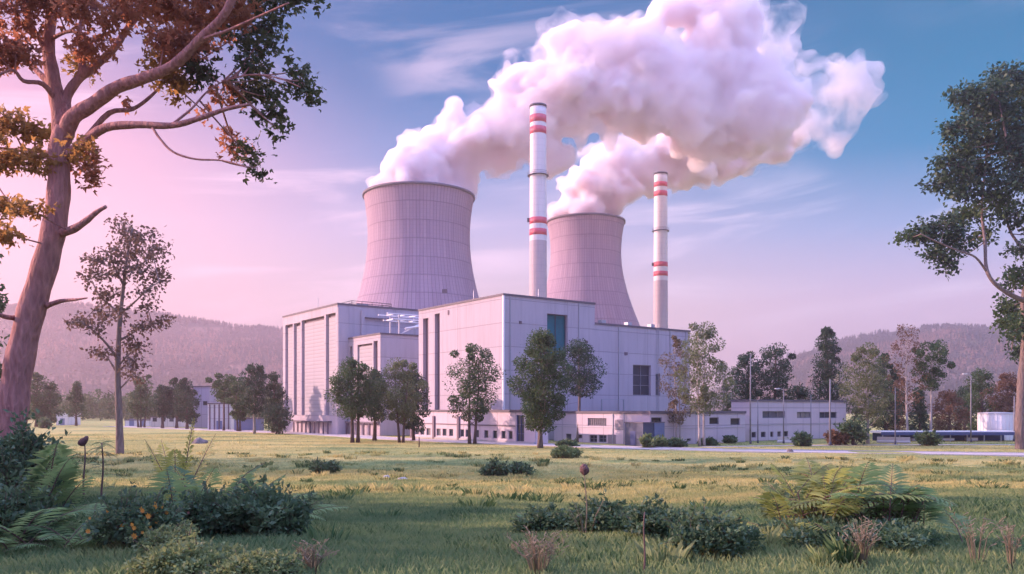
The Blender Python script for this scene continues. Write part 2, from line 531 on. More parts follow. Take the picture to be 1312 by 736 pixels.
def tower_mat():
    m, n, out = mat('tower_concrete')
    uv = n.n('ShaderNodeUVMap')
    sp = n.n('ShaderNodeSeparateXYZ', i_0=uv.outputs[0])
    a = n.math('MULTIPLY', sp.outputs[0], 100.0)
    va = n.math('PINGPONG', a, 0.5)
    vz = n.math('PINGPONG', n.math('DIVIDE', sp.outputs[1], 7.0), 0.5)
    vz2 = n.math('PINGPONG', n.math('DIVIDE', sp.outputs[1], 1.5), 0.5)
    lines = n.math('MAXIMUM', n.smooth(va, 0.085, 0.02), n.math('MULTIPLY', n.smooth(vz, 0.040, 0.015), 0.55))
    lines = n.math('MAXIMUM', lines, n.math('MULTIPLY', n.smooth(vz2, 0.10, 0.02), 0.16))
    cm = n.n('ShaderNodeCombineXYZ', i_0=n.math('MULTIPLY', sp.outputs[0], 150.0), i_1=n.math('MULTIPLY', sp.outputs[1], 0.035))
    nz = n.n('ShaderNodeTexNoise', i_Vector=cm.outputs[0], i_Scale=1.0, i_Detail=6.0, i_Roughness=0.7)
    cm2 = n.n('ShaderNodeCombineXYZ', i_0=n.math('FLOOR', a), i_1=n.math('FLOOR', n.math('DIVIDE', sp.outputs[1], 7.0)))
    wn = n.n('ShaderNodeTexWhiteNoise', i_0=cm2.outputs[0])
    base = n.mix(wn.outputs[0], (0.345, 0.25, 0.32), (0.40, 0.295, 0.365))
    base = n.mix(n.math('MULTIPLY', n.smooth(nz.outputs[0], 0.42, 0.78), 0.45), base, (0.22, 0.155, 0.21))
    base = n.mix(n.math('MULTIPLY', lines, 0.80), base, (0.12, 0.09, 0.13))
    b = n.n('ShaderNodeBsdfPrincipled', i_Base_Color=base, i_Roughness=0.85)
    bp = n.n('ShaderNodeBump', i_Height=lines, i_Strength=0.4, i_Distance=0.25)
    n.link(bp.outputs[0], b.inputs['Normal'])
    n.link(b.outputs[0], out.inputs[0])
    return m


M['tower'] = tower_mat()


def shaft_mat(name, col, dark):
    m, n, out = mat(name)
    uv = n.n('ShaderNodeUVMap')
    sp = n.n('ShaderNodeSeparateXYZ', i_0=uv.outputs[0])
    vz = n.math('PINGPONG', n.math('DIVIDE', sp.outputs[1], 2.4), 0.5)
    cm = n.n('ShaderNodeCombineXYZ', i_0=n.math('MULTIPLY', sp.outputs[0], 26.0), i_1=n.math('MULTIPLY', sp.outputs[1], 0.06))
    nz = n.n('ShaderNodeTexNoise', i_Vector=cm.outputs[0], i_Scale=1.0, i_Detail=6.0, i_Roughness=0.7)
    c = n.mix(n.math('MULTIPLY', n.smooth(nz.outputs[0], 0.45, 0.75), 0.5), col, dark)
    c = n.mix(n.math('MULTIPLY', n.smooth(vz, 0.06, 0.01), 0.35), c, dark)
    b = n.n('ShaderNodeBsdfPrincipled', i_Base_Color=c, i_Roughness=0.75)
    n.link(b.outputs[0], out.inputs[0])
    return m


M['shaft_white'] = shaft_mat('chimney_white', (0.74, 0.70, 0.72), (0.48, 0.44, 0.46))
M['shaft_raw'] = shaft_mat('chimney_concrete', (0.50, 0.42, 0.44), (0.33, 0.28, 0.30))

# ------------------------------------------------------------------ ground, road, hills
def ground():
    ys = list(np.concatenate([np.arange(-60, 8, 6.0), np.arange(8, 90, 1.2), np.arange(90, 200, 6.0), np.linspace(200, 2900, 30)]))
    xs = list(np.concatenate([np.linspace(-2780, -160, 22), np.arange(-150, -48, 6.0), np.arange(-48, 48, 1.5), np.arange(48, 151, 6.0), np.linspace(160, 2780, 22)]))
    v = [(x, y, zg(x, y)) for y in ys for x in xs]
    nx = len(xs)
    f = [(j * nx + i, j * nx + i + 1, (j + 1) * nx + i + 1, (j + 1) * nx + i) for j in range(len(ys) - 1) for i in range(nx - 1)]
    me = bpy.data.meshes.new('ground')
    me.from_pydata(v, [], f)
    me.polygons.foreach_set('use_smooth', np.ones(len(f), dtype=bool))
    return put(new_obj('ground', me, ground_mat()), kind='structure')


ground()


def ribbon(pts, w0, z, name, m, kerb=None):
    """a flat strip along a polyline, smoothed"""
    pts = [Vector((p[0], p[1], 0)) for p in pts]
    fine = []
    for i in range(len(pts) - 1):
        p0, p1, p2, p3 = pts[max(i - 1, 0)], pts[i], pts[i + 1], pts[min(i + 2, len(pts) - 1)]
        for k in range(10):
            t = k / 10
            fine.append(0.5 * ((2 * p1) + (p2 - p0) * t + (2 * p0 - 5 * p1 + 4 * p2 - p3) * t * t + (3 * p1 - p0 - 3 * p2 + p3) * t ** 3))
    fine.append(pts[-1])
    mb, kb = MB(), MB()
    L = []
    for k, p in enumerate(fine):
        t = (fine[min(k + 1, len(fine) - 1)] - fine[max(k - 1, 0)]).normalized()
        nrm = Vector((-t.y, t.x, 0))
        L.append((p, nrm))
    for k in range(len(L) - 1):
        (p, a), (q, b) = L[k], L[k + 1]
        h = w0 / 2
        zz = Vector((0, 0, z))
        mb.quad(p - a * h + zz, q - b * h + zz, q + b * h + zz, p + a * h + zz)
        if kerb:
            for s in (-1, 1):
                i0, o0, i1, o1 = p + a * s * h, p + a * s * (h + 0.3), q + b * s * h, q + b * s * (h + 0.3)
                kz = Vector((0, 0, kerb))
                lo = Vector((0, 0, -0.1))
                kb.quad(i0 + kz, i1 + kz, o1 + kz, o0 + kz)
                kb.quad(i0 + lo, i1 + lo, i1 + kz, i0 + kz)
                kb.quad(o0 + lo, o1 + lo, o1 + kz, o0 + kz)
    o = put(mb.build(name, m), kind='structure')
    if kerb:
        put(kb.build('road_kerb', M['kerb']), kind='structure')
    return o


ribbon([(-130, 270), (-49, 190), (-20, 152), (12, 122), (30, 111), (62, 100.5), (110, 88), (260, 60)], 6.5, 0.03, 'road', M['asphalt'], 0.11)
ribbon([(28, 121.5), (50, 127), (85, 128), (160, 120), (260, 105)], 2.2, 0.03, 'footpath', M['asphalt'])


def fbm(x, y, o=4):
    return mnoise.fractal(Vector((x, y, 3.7)), 1.0, 2.0, o)


def hill_mat(name, c1, c2, c3):
    m, n, out = mat(name)
    t = n.n('ShaderNodeTexCoord')
    nz = n.n('ShaderNodeTexNoise', i_Vector=t.outputs['Object'], i_Scale=0.008, i_Detail=5.0)
    vo = n.n('ShaderNodeTexVoronoi', i_Vector=t.outputs['Object'], i_Scale=0.13)
    c = n.mix(n.smooth(nz.outputs[0], 0.50, 0.60), c1, c2)
    c = n.mix(n.math('MULTIPLY', vo.outputs[0], 0.6), c, c3)
    b = n.n('ShaderNodeBsdfDiffuse', i_0=c)
    bp = n.n('ShaderNodeBump', i_Height=vo.outputs[0], i_Strength=1.0, i_Distance=4.0)
    n.link(bp.outputs[0], b.inputs['Normal'])
    n.link(b.outputs[0], out.inputs[0])
    return m


M['hill'] = hill_mat('wooded_hill', (0.09, 0.09, 0.075), (0.34, 0.21, 0.16), (0.06, 0.06, 0.055))
M['hill_tree'] = leafmat('hill_tree', (0.075, 0.085, 0.085), (0.12, 0.13, 0.12), 0.2)
M['hill_tree_pale'] = leafmat('hill_tree_autumn', (0.19, 0.13, 0.115), (0.38, 0.25, 0.20), 0.3)  # warm pale leaf colour stands for sun on the lower slopes


def hill(ridge, y0, yr, yb, seed, dens, pale):
    """ridge: [(px, py)] outline as seen; front foot at y0, crest at yr, back foot at yb; planted with a stand of small trees"""
    rng = random.Random(seed)
    rx = [(p - CX) / F * yr for p, _ in ridge]
    rz = [EYE + (HY - q) / F * yr - 9 for _, q in ridge]
    def height(x, y):
        h = float(np.interp(x, rx, rz))
        t = (y - y0) / (yr - y0) if y < yr else (yb - y) / (yb - yr)
        t = min(max(t, 0), 1)
        s = t * t * (3 - 2 * t) * 0.45 + t * 0.55
        return max(h * s + (1 - t) * t * 90 * fbm(x * 0.004 + seed, y * 0.004) - 0.3 * (1 - t), -0.4)
    xs = np.linspace(rx[0], rx[-1], 130)
    ys = np.concatenate([np.linspace(y0, yr, 34), np.linspace(yr, yb, 8)[1:]])
    v = [(x, y, height(x, y)) for y in ys for x in xs]
    nx = len(xs)
    f = [(j * nx + i, j * nx + i + 1, (j + 1) * nx + i + 1, (j + 1) * nx + i) for j in range(len(ys) - 1) for i in range(nx - 1)]
    me = bpy.data.meshes.new('hill')
    me.from_pydata(v, [], f)
    me.polygons.foreach_set('use_smooth', np.ones(len(f), dtype=bool))
    put(new_obj('hill', me, M['hill']), kind='structure')
    for k, (mt, nn) in enumerate((('hill_tree', dens), ('hill_tree_pale', pale))):
        vs, tone = [], []
        done = 0
        tries = 0
        while done < nn and tries < nn * 12:
            tries += 1
            x = rng.uniform(rx[0], rx[-1]); y = y0 + (yr + 12 - y0) * rng.random() ** 0.8
            patch = fbm(x * 0.006 + 9, y * 0.006 + seed)
            if k == 1 and (patch < 0.12 or y > y0 + (yr - y0) * 0.8): continue
            if k == 0 and patch > 0.28 and rng.random() < 0.8: continue
            z = height(x, y)
            H = rng.uniform(8, 15) * (0.9 if k else 1)
            rr = H * rng.uniform(0.26, 0.42)
            tn = rng.random()
            for q in range(9):                      # ragged layers of boughs
                a = rng.random() * 2 * PI
                hh = z + H * (0.12 + 0.8 * q / 9)
                rad = rr * (1 - 0.8 * q / 9) * rng.uniform(0.8, 1.3)
                ca, sa = math.cos(a), math.sin(a)
                vs += [(x - ca * rad, y - sa * rad, hh - H * .04), (x - sa * rad * .6, y + ca * rad * .6, hh - H * .02), (x + rng.uniform(-.3, .3), y, hh + H * 0.2)]
                vs += [(x + ca * rad, y + sa * rad, hh - H * .04), (x + sa * rad * .6, y - ca * rad * .6, hh - H * .02), (x + rng.uniform(-.3, .3), y, hh + H * 0.2)]
                tone += [tn, tn]
            done += 1
        put(new_obj('hillside_forest', np_mesh('hillside_forest', vs, 3, tone), M[mt]),
            label='dense wood covering the hazy hill' if k == 0 else 'pale autumn wood on the lower hill slope', kind='stuff')


hill([(-330, 425), (-160, 404), (-40, 394), (60, 389), (110, 388), (200, 399), (300, 415), (380, 421), (480, 445), (560, 500)], 950, 2250, 2880, 3, 12000, 3200)
hill([(880, 520), (960, 478), (1000, 456), (1060, 439), (1120, 424), (1170, 417), (1240, 416), (1312, 422), (1420, 418), (1600, 440)], 850, 2050, 2880, 8, 12000, 4200)

# ------------------------------------------------------------------ buildings
D2 = Vector((0.803, 0.596, 0)).normalized()
ANG = math.atan2(D2.y, D2.x)
D1 = Vector((-D2.y, D2.x, 0))


class Bld:
    """a building whose near corner is at the root; local x runs along the shaded face, local y along the sunlit face"""
    def __init__(s, name, px, Y, label, cat):
        s.X0, s.Y0 = (px - CX) / F * Y, Y
        s.root = empty(name, (s.X0, s.Y0, 0), ANG, label, cat)
    def t(s, px):
        k = (px - CX) / F
        return (k * s.Y0 - s.X0) / (D2.x - D2.y * k)
    def s_(s, px):
        k = (px - CX) / F
        return (s.X0 - k * s.Y0) / (-D1.x + D1.y * k)
    def zt(s, t, py):
        return EYE + (HY - py) / F * (s.Y0 + D2.y * t)
    def zs(s, q, py):
        return EYE + (HY - py) / F * (s.Y0 + D1.y * q)
    def pxr(s, x0, x1, y0, y1):                       # a pixel box on the shaded face (y = 0)
        a, b = s.t(x0), s.t(x1)
        return (a, b, s.zt((a + b) / 2, y1), s.zt((a + b) / 2, y0))
    def pxl(s, x0, x1, y0, y1):                       # a pixel box on the sunlit face (x = 0)
        a, b = s.s_(x1), s.s_(x0)
        return (a, b, s.zs((a + b) / 2, y1), s.zs((a + b) / 2, y0))


def wall_holes(mb, w_, h0, h1, holes, depth, M3):
    """wall sheet 0..w_ by h0..h1 with real recesses; M3 maps (u, inward depth, z) to the building's frame"""
    us = sorted({0.0, w_} | {q for h in holes for q in h[:2]})
    zs = sorted({h0, h1} | {q for h in holes for q in h[2:4]})
    for i in range(len(us) - 1):
        for j in range(len(zs) - 1):
            cu, cz = (us[i] + us[i + 1]) / 2, (zs[j] + zs[j + 1]) / 2
            if any(h[0] < cu < h[1] and h[2] < cz < h[3] for h in holes):
                continue
            a, b, c, d = us[i], us[i + 1], zs[j], zs[j + 1]
            mb.quad(M3(a, 0, c), M3(b, 0, c), M3(b, 0, d), M3(a, 0, d), [(a, c), (b, c), (b, d), (a, d)])
    for (a, b, c, d) in holes:
        for (p, q) in (((a, c), (b, c)), ((b, c), (b, d)), ((b, d), (a, d)), ((a, d), (a, c))):
            mb.quad(M3(p[0], 0, p[1]), M3(p[0], depth, p[1]), M3(q[0], depth, q[1]), M3(q[0], 0, q[1]), [p, p, q, q])


def mk_building(b, wx, wy, z1, rholes=(), lholes=(), wall='wall', coping=0.35, depth=0.35, x0=0.0, z0=-0.3, over=0.12, wall_name='wall', roof_name='roof'):
    """four walls with recesses on the two visible faces, a flat roof and a dark coping"""
    mb = MB()
    wall_holes(mb, wx, z0, z1, [tuple(h[:4]) for h in rholes], depth, lambda u_, d, z: (x0 + u_, d, z))
    wall_holes(mb, wy, z0, z1, [tuple(h[:4]) for h in lholes], depth, lambda u_, d, z: (x0 + d, u_, z))
    mb.quad((x0 + wx, 0, z0), (x0 + wx, wy, z0), (x0 + wx, wy, z1), (x0 + wx, 0, z1), [(0, z0), (wy, z0), (wy, z1), (0, z1)])
    mb.quad((x0, wy, z0), (x0 + wx, wy, z0), (x0 + wx, wy, z1), (x0, wy, z1), [(0, z0), (wx, z0), (wx, z1), (0, z1)])
    wl = mb.build(wall_name, M[wall], b.root)
    rf = MB()
    e = over
    rf.box(x0 - e, x0 + wx + e, -e, 0.45, z1, z1 + coping)
    rf.box(x0 - e, x0 + wx + e, wy - 0.45, wy + e, z1, z1 + coping)
    rf.box(x0 - e, x0 + 0.45, 0.45, wy - 0.45, z1, z1 + coping)
    rf.box(x0 + wx - 0.45, x0 + wx + e, 0.45, wy - 0.45, z1, z1 + coping)
    rf.build('coping', M['roof'], b.root)
    r2 = MB()
    r2.quad((x0 + .45, .45, z1 + .06), (x0 + wx - .45, .45, z1 + .06), (x0 + wx - .45, wy - .45, z1 + .06), (x0 + .45, wy - .45, z1 + .06))
    r2.build(roof_name, M['roofing'], b.root)
    return wl


def window(b, face, rect, nx=1, nz=1, depth=0.35, fw=0.09, pane='pane', frame='frame', x0=0.0, name='window', flush=False):
    """frame with bars set in a recess, the glass behind it as a child"""
    a, c, z0, z1 = rect
    d0 = -0.06 if flush else depth - 0.16
    d1 = 0.02 if flush else depth - 0.04
    fr, pn = MB(), MB()
    def bx(mb, u0, u1, w0, w1, q0, q1):
        if face == 'R': mb.box(x0 + u0, x0 + u1, w0, w1, q0, q1)
        else: mb.box(x0 + w0, x0 + w1, u0, u1, q0, q1)
    bx(fr, a, c, d0, d1, z0, z0 + fw); bx(fr, a, c, d0, d1, z1 - fw, z1)
    bx(fr, a, a + fw, d0, d1, z0 + fw, z1 - fw); bx(fr, c - fw, c, d0, d1, z0 + fw, z1 - fw)
    for i in range(1, nx):
        m_ = a + (c - a) * i / nx
        bx(fr, m_ - fw * .4, m_ + fw * .4, d0, d1, z0 + fw, z1 - fw)
    for j in range(1, nz):
        m_ = z0 + (z1 - z0) * j / nz
        bx(fr, a + fw, c - fw, d0 + .02, d1 - .02, m_ - fw * .35, m_ + fw * .35)
    o = fr.build(name, M[frame], b.root)
    e = 0.0 if flush else 0.03
    if flush:
        bx(pn, a + fw * .5, c - fw * .5, -0.025, 0.03, z0 + fw * .5, z1 - fw * .5)
    else:
        bx(pn, a - e, c + e, d1 + .005, depth + 0.05, z0 - e, z1 + e)
    pn.build('pane', M[pane], o)
    return o


def slot(b, face, rect, depth=0.6, m='slot', x0=0.0, name='recess_back'):
    a, c, z0, z1 = rect
    mb = MB()
    if face == 'R': mb.box(x0 + a - .05, x0 + c + .05, depth - .03, depth + .2, z0 - .05, z1 + .05)
    else: mb.box(x0 + depth - .03, x0 + depth + .2, a - .05, c + .05, z0 - .05, z1 + .05)
    return mb.build(name, M[m], b.root)


def pbox(b, name, m, *boxes):
    mb = MB()
    for x in boxes: mb.box(*x)
    return mb.build(name, M[m], b.root)


# --- the tall hall at the centre, with its lower wing
hall = Bld('reactor_hall', 645, 142.0, 'tall pale hall with a dark teal window high on its shaded face', 'building')
zt = hall.zt(0, 378.5)
wx1, wy1 = hall.t(762), hall.s_(536.5)
teal = hall.pxr(701, 727, 403, 441)
s1 = hall.pxl(542, 549, 408, 529); s2 = hall.pxl(557, 563.5, 402, 530)
teal = (teal[0], teal[1], teal[2] - 2.0, teal[3])
mk_building(hall, wx1, wy1, zt, [teal], [s1, s2], depth=0.7)
window(hall, 'R', teal, 2, 1, 0.7, 0.14, 'teal', 'dark_steel', name='teal_window')
slot(hall, 'L', s1, 0.7); slot(hall, 'L', s2, 0.7)
pbox(hall, 'corner_strip', 'white_paint', (-0.10, 0.22, -0.10, 0.22, 5.4, zt - .02))
pbox(hall, 'mast', 'steel', (0.5, 0.62, 9.9, 10.02, zt, zt + 2.0))
pbox(hall, 'mast', 'steel', (8.5, 8.62, 1.0, 1.12, zt, zt + 1.9))
pbox(hall, 'wall_vent', 'slot', (-0.12, 0.02, hall.s_(575.5), hall.s_(574), hall.zs(15, 402), hall.zs(15, 396)))
for px in (653, 741):
    pbox(hall, 'downpipe', 'steel', (hall.t(px), hall.t(px) + .16, -.17, 0.0, 5.6, zt - .05))
for px, py in ((665, 415), (668, 470), (750, 440), (660, 500)):
    t_ = hall.t(px)
    pbox(hall, 'wall_vent', 'slot', (t_, t_ + .55, -.1, 0.0, hall.zt(t_, py), hall.zt(t_, py) + .5))
wing = Bld('turbine_hall', 762.0, hall.Y0 + D2.y * wx1, 'long lower pale hall beside the teal-windowed hall, one square dark window', 'building')
wing.X0 = hall.X0 + D2.x * wx1 + D1.x * 0.4; wing.Y0 = hall.Y0 + D2.y * wx1 + D1.y * 0.4
wing.root.location = (wing.X0, wing.Y0, 0)
zw = wing.zt(0, 415.5)
ww = wing.t(884)
wq = wing.pxr(811, 834, 468, 507); wq2 = wing.pxr(840, 846, 479, 507); wdoor = wing.pxr(762.5, 775, 513, 545)
mk_building(wing, ww, wy1, zw, [wq, wq2], [], depth=0.6)
window(wing, 'R', wq, 2, 3, 0.6, 0.14); window(wing, 'R', wq2, 1, 3, 0.6, 0.12)
g0 = wing.pxr(763, 783, 432, 540)
pbox(wing, 'wall_pier', 'wall', (0.02, g0[1], -0.32, 0.0, 0, g0[3]))
for px in (792, 858, 878):
    pbox(wing, 'downpipe', 'steel', (wing.t(px), wing.t(px) + .16, -.17, 0.0, 0, zw - .05))
for a_, z_ in ((800, 455), (852, 500), (868, 470)):
    t_ = wing.t(a_)
    pbox(wing, 'wall_vent', 'slot', (t_, t_ + .8, -.1, 0.0, wing.zt(t_, z_), wing.zt(t_, z_) + .55))
for x_ in (4, 11, 17.5):
    pbox(wing, 'roof_vent', 'steel', (x_, x_ + 1.1, 2.0, 3.1, zw + .06, zw + 1.25))
for x_ in (wing.t(835.5),):
    for dx in (0, .5):
        pbox(wing, 'ladder_rail', 'steel', (x_ + 1.2 + dx, x_ + 1.26 + dx, -.2, -.14, 0, zw + 1))
g1 = wing.pxr(785, 800, 512, 540)
pbox(wing, 'canopy_frame', 'steel', (0.6, 6.4, -1.7, -1.6, g1[3] - .12, g1[3]), (6.2, 6.4, -1.7, -1.5, 0, g1[3] - .12), (0.6, 0.8, -1.7, -1.5, 0, g1[3] - .12))

# --- ribbed hall at the far left
ribbed = Bld('boiler_house', 432.5, 182.0, 'broad hall with ribbed sunlit cladding divided by dark upright slots', 'building')
zr = ribbed.zs(0, 390.5)
wyr = ribbed.s_(362.5)
panels = [ribbed.pxl(365.5, 375.0, 416, 533), ribbed.pxl(376.5, 385, 414, 546), ribbed.pxl(386.5, 415.5, 408, 546), ribbed.pxl(417.5, 430, 402, 534)]
zb = 1.9
holes = []
for a, c, z0, z1 in panels:
    holes.append((a, c, max(z0, 4.2), z1))
mk_building(ribbed, 34.0, wyr, zr, [], holes, depth=0.9, coping=0.4)
for (a, c, z0, z1) in holes:
    mb = MB()
    mb.box(0.45, 1.1, a - .02, c - 0.75, z0 - .05, z1 - 0.75)
    mb.build('ribbed_panel', M['clad'], ribbed.root)
    mb = MB()
    mb.box(0.82, 1.12, a - .05, c + .05, z0 - .06, z1 + .06)
    mb.build('recess_back', M['slot'], ribbed.root)
q0 = ribbed.s_(425); q1 = ribbed.s_(378)
pbox(ribbed, 'dock_lintel', 'roof', (-0.9, 0.0, q0, q1, 2.6, 2.9))
for k in range(9):
    q = q0 + (q1 - q0) * (k + .15) / 8.6
    pbox(ribbed, 'dock_post', 'slot', (-0.85, -0.55, q, q + .3, -0.1, 2.6))
pbox(ribbed, 'corner_pier', 'wall', (0.02, ribbed.t(447), -0.35, -0.0, -0.2, zr - 0.6))
pbox(ribbed, 'wall_pier', 'wall', (ribbed.t(462), ribbed.t(466), -0.5, 0.0, -0.2, zr - 0.9))
pbox(ribbed, 'wall_ledge', 'roof', (ribbed.t(467), 33.5, -0.5, 0.0, zr - 2.6, zr - 2.35))
pbox(ribbed, 'mast', 'steel', (1.0, 1.1, 13.0, 13.1, zr, zr + 3.0))
pbox(ribbed, 'roof_unit', 'steel', (6, 9, 3, 6, zr + .06, zr + 1.1))

# --- middle block between the two halls
midb = Bld('filter_house', 487.5, 171.0, 'mid-height block wedged between the ribbed hall and the teal-windowed hall', 'building')
zm = midb.zs(0, 428.5)
wym = midb.s_(446)
h1 = midb.pxl(478.5, 484, 437, 482); h2 = midb.pxl(458, 477, 441, 500); h3 = midb.pxl(448, 451.5, 444, 462)
h2 = (h2[0], h2[1], 5.0, h2[3]); h1 = (h1[0], h1[1], 5.0, h1[3])
mk_building(midb, 24.0, wym, zm, [], [h1, h2, h3], depth=0.6, coping=0.35)
slot(midb, 'L', h1, 0.6); slot(midb, 'L', h3, 0.6)
mb = MB(); mb.box(0.3, 0.8, h2[0] + .35, h2[1] - .35, h2[2], h2[3] - .45); mb.build('ribbed_panel', M['clad'], midb.root)
slot(midb, 'L', h2, 0.6)
pbox(midb, 'dock_lintel', 'roof', (-0.9, 0.0, 0.4, wym - .3, 2.6, 2.9))
for k in range(6):
    q = 0.6 + (wym - 1.4) * k / 5
    pbox(midb, 'dock_post', 'slot', (-0.85, -0.55, q, q + .28, -0.1, 2.6))

# steel gantry standing on the middle block's roof
gn = empty('roof_gantry', midb.root.matrix_world.translation if False else (midb.X0, midb.Y0, 0), ANG, 'pale steel gantry of beams and a diagonal brace on the middle roof', 'gantry')
for (x, y) in ((5.5, 2), (11.5, 2), (5.5, 6), (11.5, 6)):
    MB().box(x - .12, x + .12, y - .12, y + .12, zm + .06, zm + 4.6).build('post', M['steel'], gn)
mb = MB()
for z, e in ((zm + 4.6, 1.6), (zm + 3.5, 0.4)):
    mb.box(4.2 - e, 13.0, 1.85, 2.15, z, z + .28); mb.box(4.2 - e, 13.0, 5.85, 6.15, z, z + .28)
    for x in (4.4, 7.2, 10.0, 12.6):
        mb.box(x - .1, x + .1, 2.15, 5.85, z + .03, z + .24)
mb.build('beam_grid', M['white_paint'], gn)
mb = MB()
mb.tube([(5.5, 2, zm + .3), (11.4, 2, zm + 3.4)], 0.16, 6); mb.tube([(6.5, 1.2, zm + 1.6), (13.5, 1.2, zm + 3.0)], 0.24, 8)
mb.build('brace', M['white_paint'], gn)
# maintenance rail on the ribbed roof
rl = empty('roof_handrail', (ribbed.X0, ribbed.Y0, 0), ANG, 'thin dark handrail loop on the ribbed hall roof below the big cooling tower', 'handrail')
mb = MB()
for z in (1.0, 0.5):
    mb.tube([(4, 1.2, zr + .3 + z), (14, 1.2, zr + .3 + z), (14, 9, zr + .3 + z), (4, 9, zr + .3 + z), (4, 1.2, zr + .3 + z)], 0.07, 5)
mb.build('rail', M['dark_steel'], rl)
for x in (4, 6.5, 9, 11.5, 14):
    for y in (1.2, 9): MB().box(x - .05, x + .05, y - .05, y + .05, zr + .06, zr + 1.35).build('upright', M['dark_steel'], rl)

# --- low annex in front of the hall
annex = Bld('annex', 686, 131.0, 'long low annex with a row of small square windows, in front of the tall hall', 'building')
wya = annex.s_(527.5)
za = annex.zs(0, 528.5)
lh = []
for px in (534, 541, 549, 562, 569.5, 578, 592, 599, 611, 623, 634, 645, 654, 666):
    lh.append(annex.pxl(px - 2.6, px + 2.6, 555 + (px - 530) * 0.030, 562 + (px - 530) * 0.045))
lh = [(h[0], h[1], 0.62, 1.95) for h in lh]
dr = annex.pxl(661.5, 671.5, 535, 569); dr = (dr[0], dr[1], 0.05, 4.6)
lh = [h for h in lh if not (h[0] < dr[1] and h[1] > dr[0])]
mk_building(annex, 2.6, wya, za, [], lh + [dr], 'wall_low', coping=0.4, depth=0.3)
for h in lh: window(annex, 'L', h, 1, 1, 0.3, 0.08)
window(annex, 'L', dr, 2, 3, 0.3, 0.12, name='glazed_door', pane='pane', frame='blue_paint')
pbox(annex, 'string_course', 'roof', (-0.07, 0.0, dr[1] + .3, wya - .2, 2.72, 2.86))
for px in (556.5, 588, 527.8):
    q = annex.s_(px)
    pbox(annex, 'wall_pier', 'slot', (-0.28, 0.0, q - .3, q + .3, -0.1, 4.3))
pbox(annex, 'plinth', 'kerb', (-0.22, -0.001, 0.02, wya, -0.2, 0.35))

# --- low pink-lit office
office = Bld('gatehouse_office', 833, 126.0, 'low flat office, sunlit side with a louvred grille, dark entrance box at its corner', 'building')
zo = office.zs(0, 530.5)
wxo, wyo = office.t(955), office.s_(710)
ol = [office.pxl(753, 777, 536, 546), office.pxl(755, 765, 557.5, 567), office.pxl(767, 777, 557.5, 567), office.pxl(725, 732, 556, 566), office.pxl(740.5, 746, 557, 562)]
orr = [office.pxr(834.5, 848, 535, 547), office.pxr(936, 948, 536, 545), office.pxr(909, 921, 535, 544), office.pxr(880, 885.5, 562, 565.5)]
mk_building(office, wxo, wyo, zo, orr, ol, 'wall_low', coping=0.4, depth=0.3)
window(office, 'L', ol[0], 10, 5, 0.3, 0.07, 'grille', name='louvre_grille')
for h in ol[1:3]: window(office, 'L', h, 2, 2, 0.3, 0.10)
for h in ol[3:]: window(office, 'L', h, 1, 1, 0.3, 0.09)
for h in orr: window(office, 'R', h, 1, 1, 0.3, 0.10)
d_ = office.pxl(779, 789, 557, 568.6)
pbox(office, 'door', 'grille', (-0.05, 0.02, d_[0], d_[1], 0.02, d_[3]))
d2_ = office.pxl(788, 799, 538, 551)
pbox(office, 'wall_patch', 'grille', (-0.03, 0.0, d2_[0], d2_[1], d2_[2], d2_[3]))
pbox(office, 'downpipe', 'steel', (-0.14, 0.0, office.s_(786), office.s_(785), 0, zo))
pbox(office, 'downpipe', 'steel', (-0.14, 0.0, office.s_(800), office.s_(799.4), 0, zo))
pbox(office, 'string_course', 'kerb', (-0.05, 0.0, 0.1, wyo, 2.5, 2.6))
pbox(office, 'string_course', 'kerb', (0.1, wxo, -0.05, 0.0, 2.5, 2.6))
eb = empty('entrance_kiosk', (office.X0, office.Y0, 0), ANG, 'dark blue boxy kiosk against the sunlit corner of the low office', 'kiosk')
ze = office.zs(0, 541)
qe = office.s_(812)
mb = MB(); mb.box(-2.3, -0.02, -0.75, qe - .4, -0.1, ze - .15); mb.build('wall', M['dark_door'], eb)
mb = MB(); mb.box(-2.42, 0.0, -0.85, qe - .3, ze - .15, ze); mb.build('roof', M['roof'], eb)
mb = MB(); mb.box(-2.36, -2.28, 0.8, 1.9, 0.05, 2.2); mb.build('door', M['blue_paint'], eb)
eb2 = empty('service_box', (office.X0, office.Y0, 0), ANG, 'pale blue grey utility box against the shaded wall next to the dark kiosk', 'utility box')
mb = MB(); mb.box(0.06, 2.2, -0.9, -0.01, -0.1, ze - .1); mb.build('cabinet', M['blue_pale'], eb2)
mb = MB(); mb.box(0.02, 2.26, -0.96, 0.0, ze - .1, ze + .02); mb.build('lid', M['roof'], eb2)

# --- second office to the right
off2 = Bld('workshop', 960.5, 143.0, 'flat-roofed workshop with slit windows behind the row of lamp posts', 'building')
z2 = off2.zs(0, 514.5)
wx2, wy2 = off2.t(1084), off2.s_(937)
rr = [off2.pxr(977, 1006, 527, 536), off2.pxr(1021, 1039, 528, 536), off2.pxr(1050, 1072, 528, 536), off2.pxr(963, 969, 556, 562), off2.pxr(975, 981, 556, 562), off2.pxr(987, 991, 556, 561), off2.pxr(996, 1000.5, 556, 561), off2.pxr(1003.5, 1010, 556, 561)]
rr = [h if i < 3 else (h[0], h[1], 0.6, 1.6) for i, h in enumerate(rr)]
mk_building(off2, wx2, wy2, z2, rr, [], 'wall_low', coping=0.35, depth=0.3)
for i, h in enumerate(rr): window(off2, 'R', h, 3 if i < 3 else 1, 1, 0.3, 0.09)
pbox(off2, 'string_course', 'kerb', (0.1, wx2, -0.05, 0.0, 2.75, 2.86))

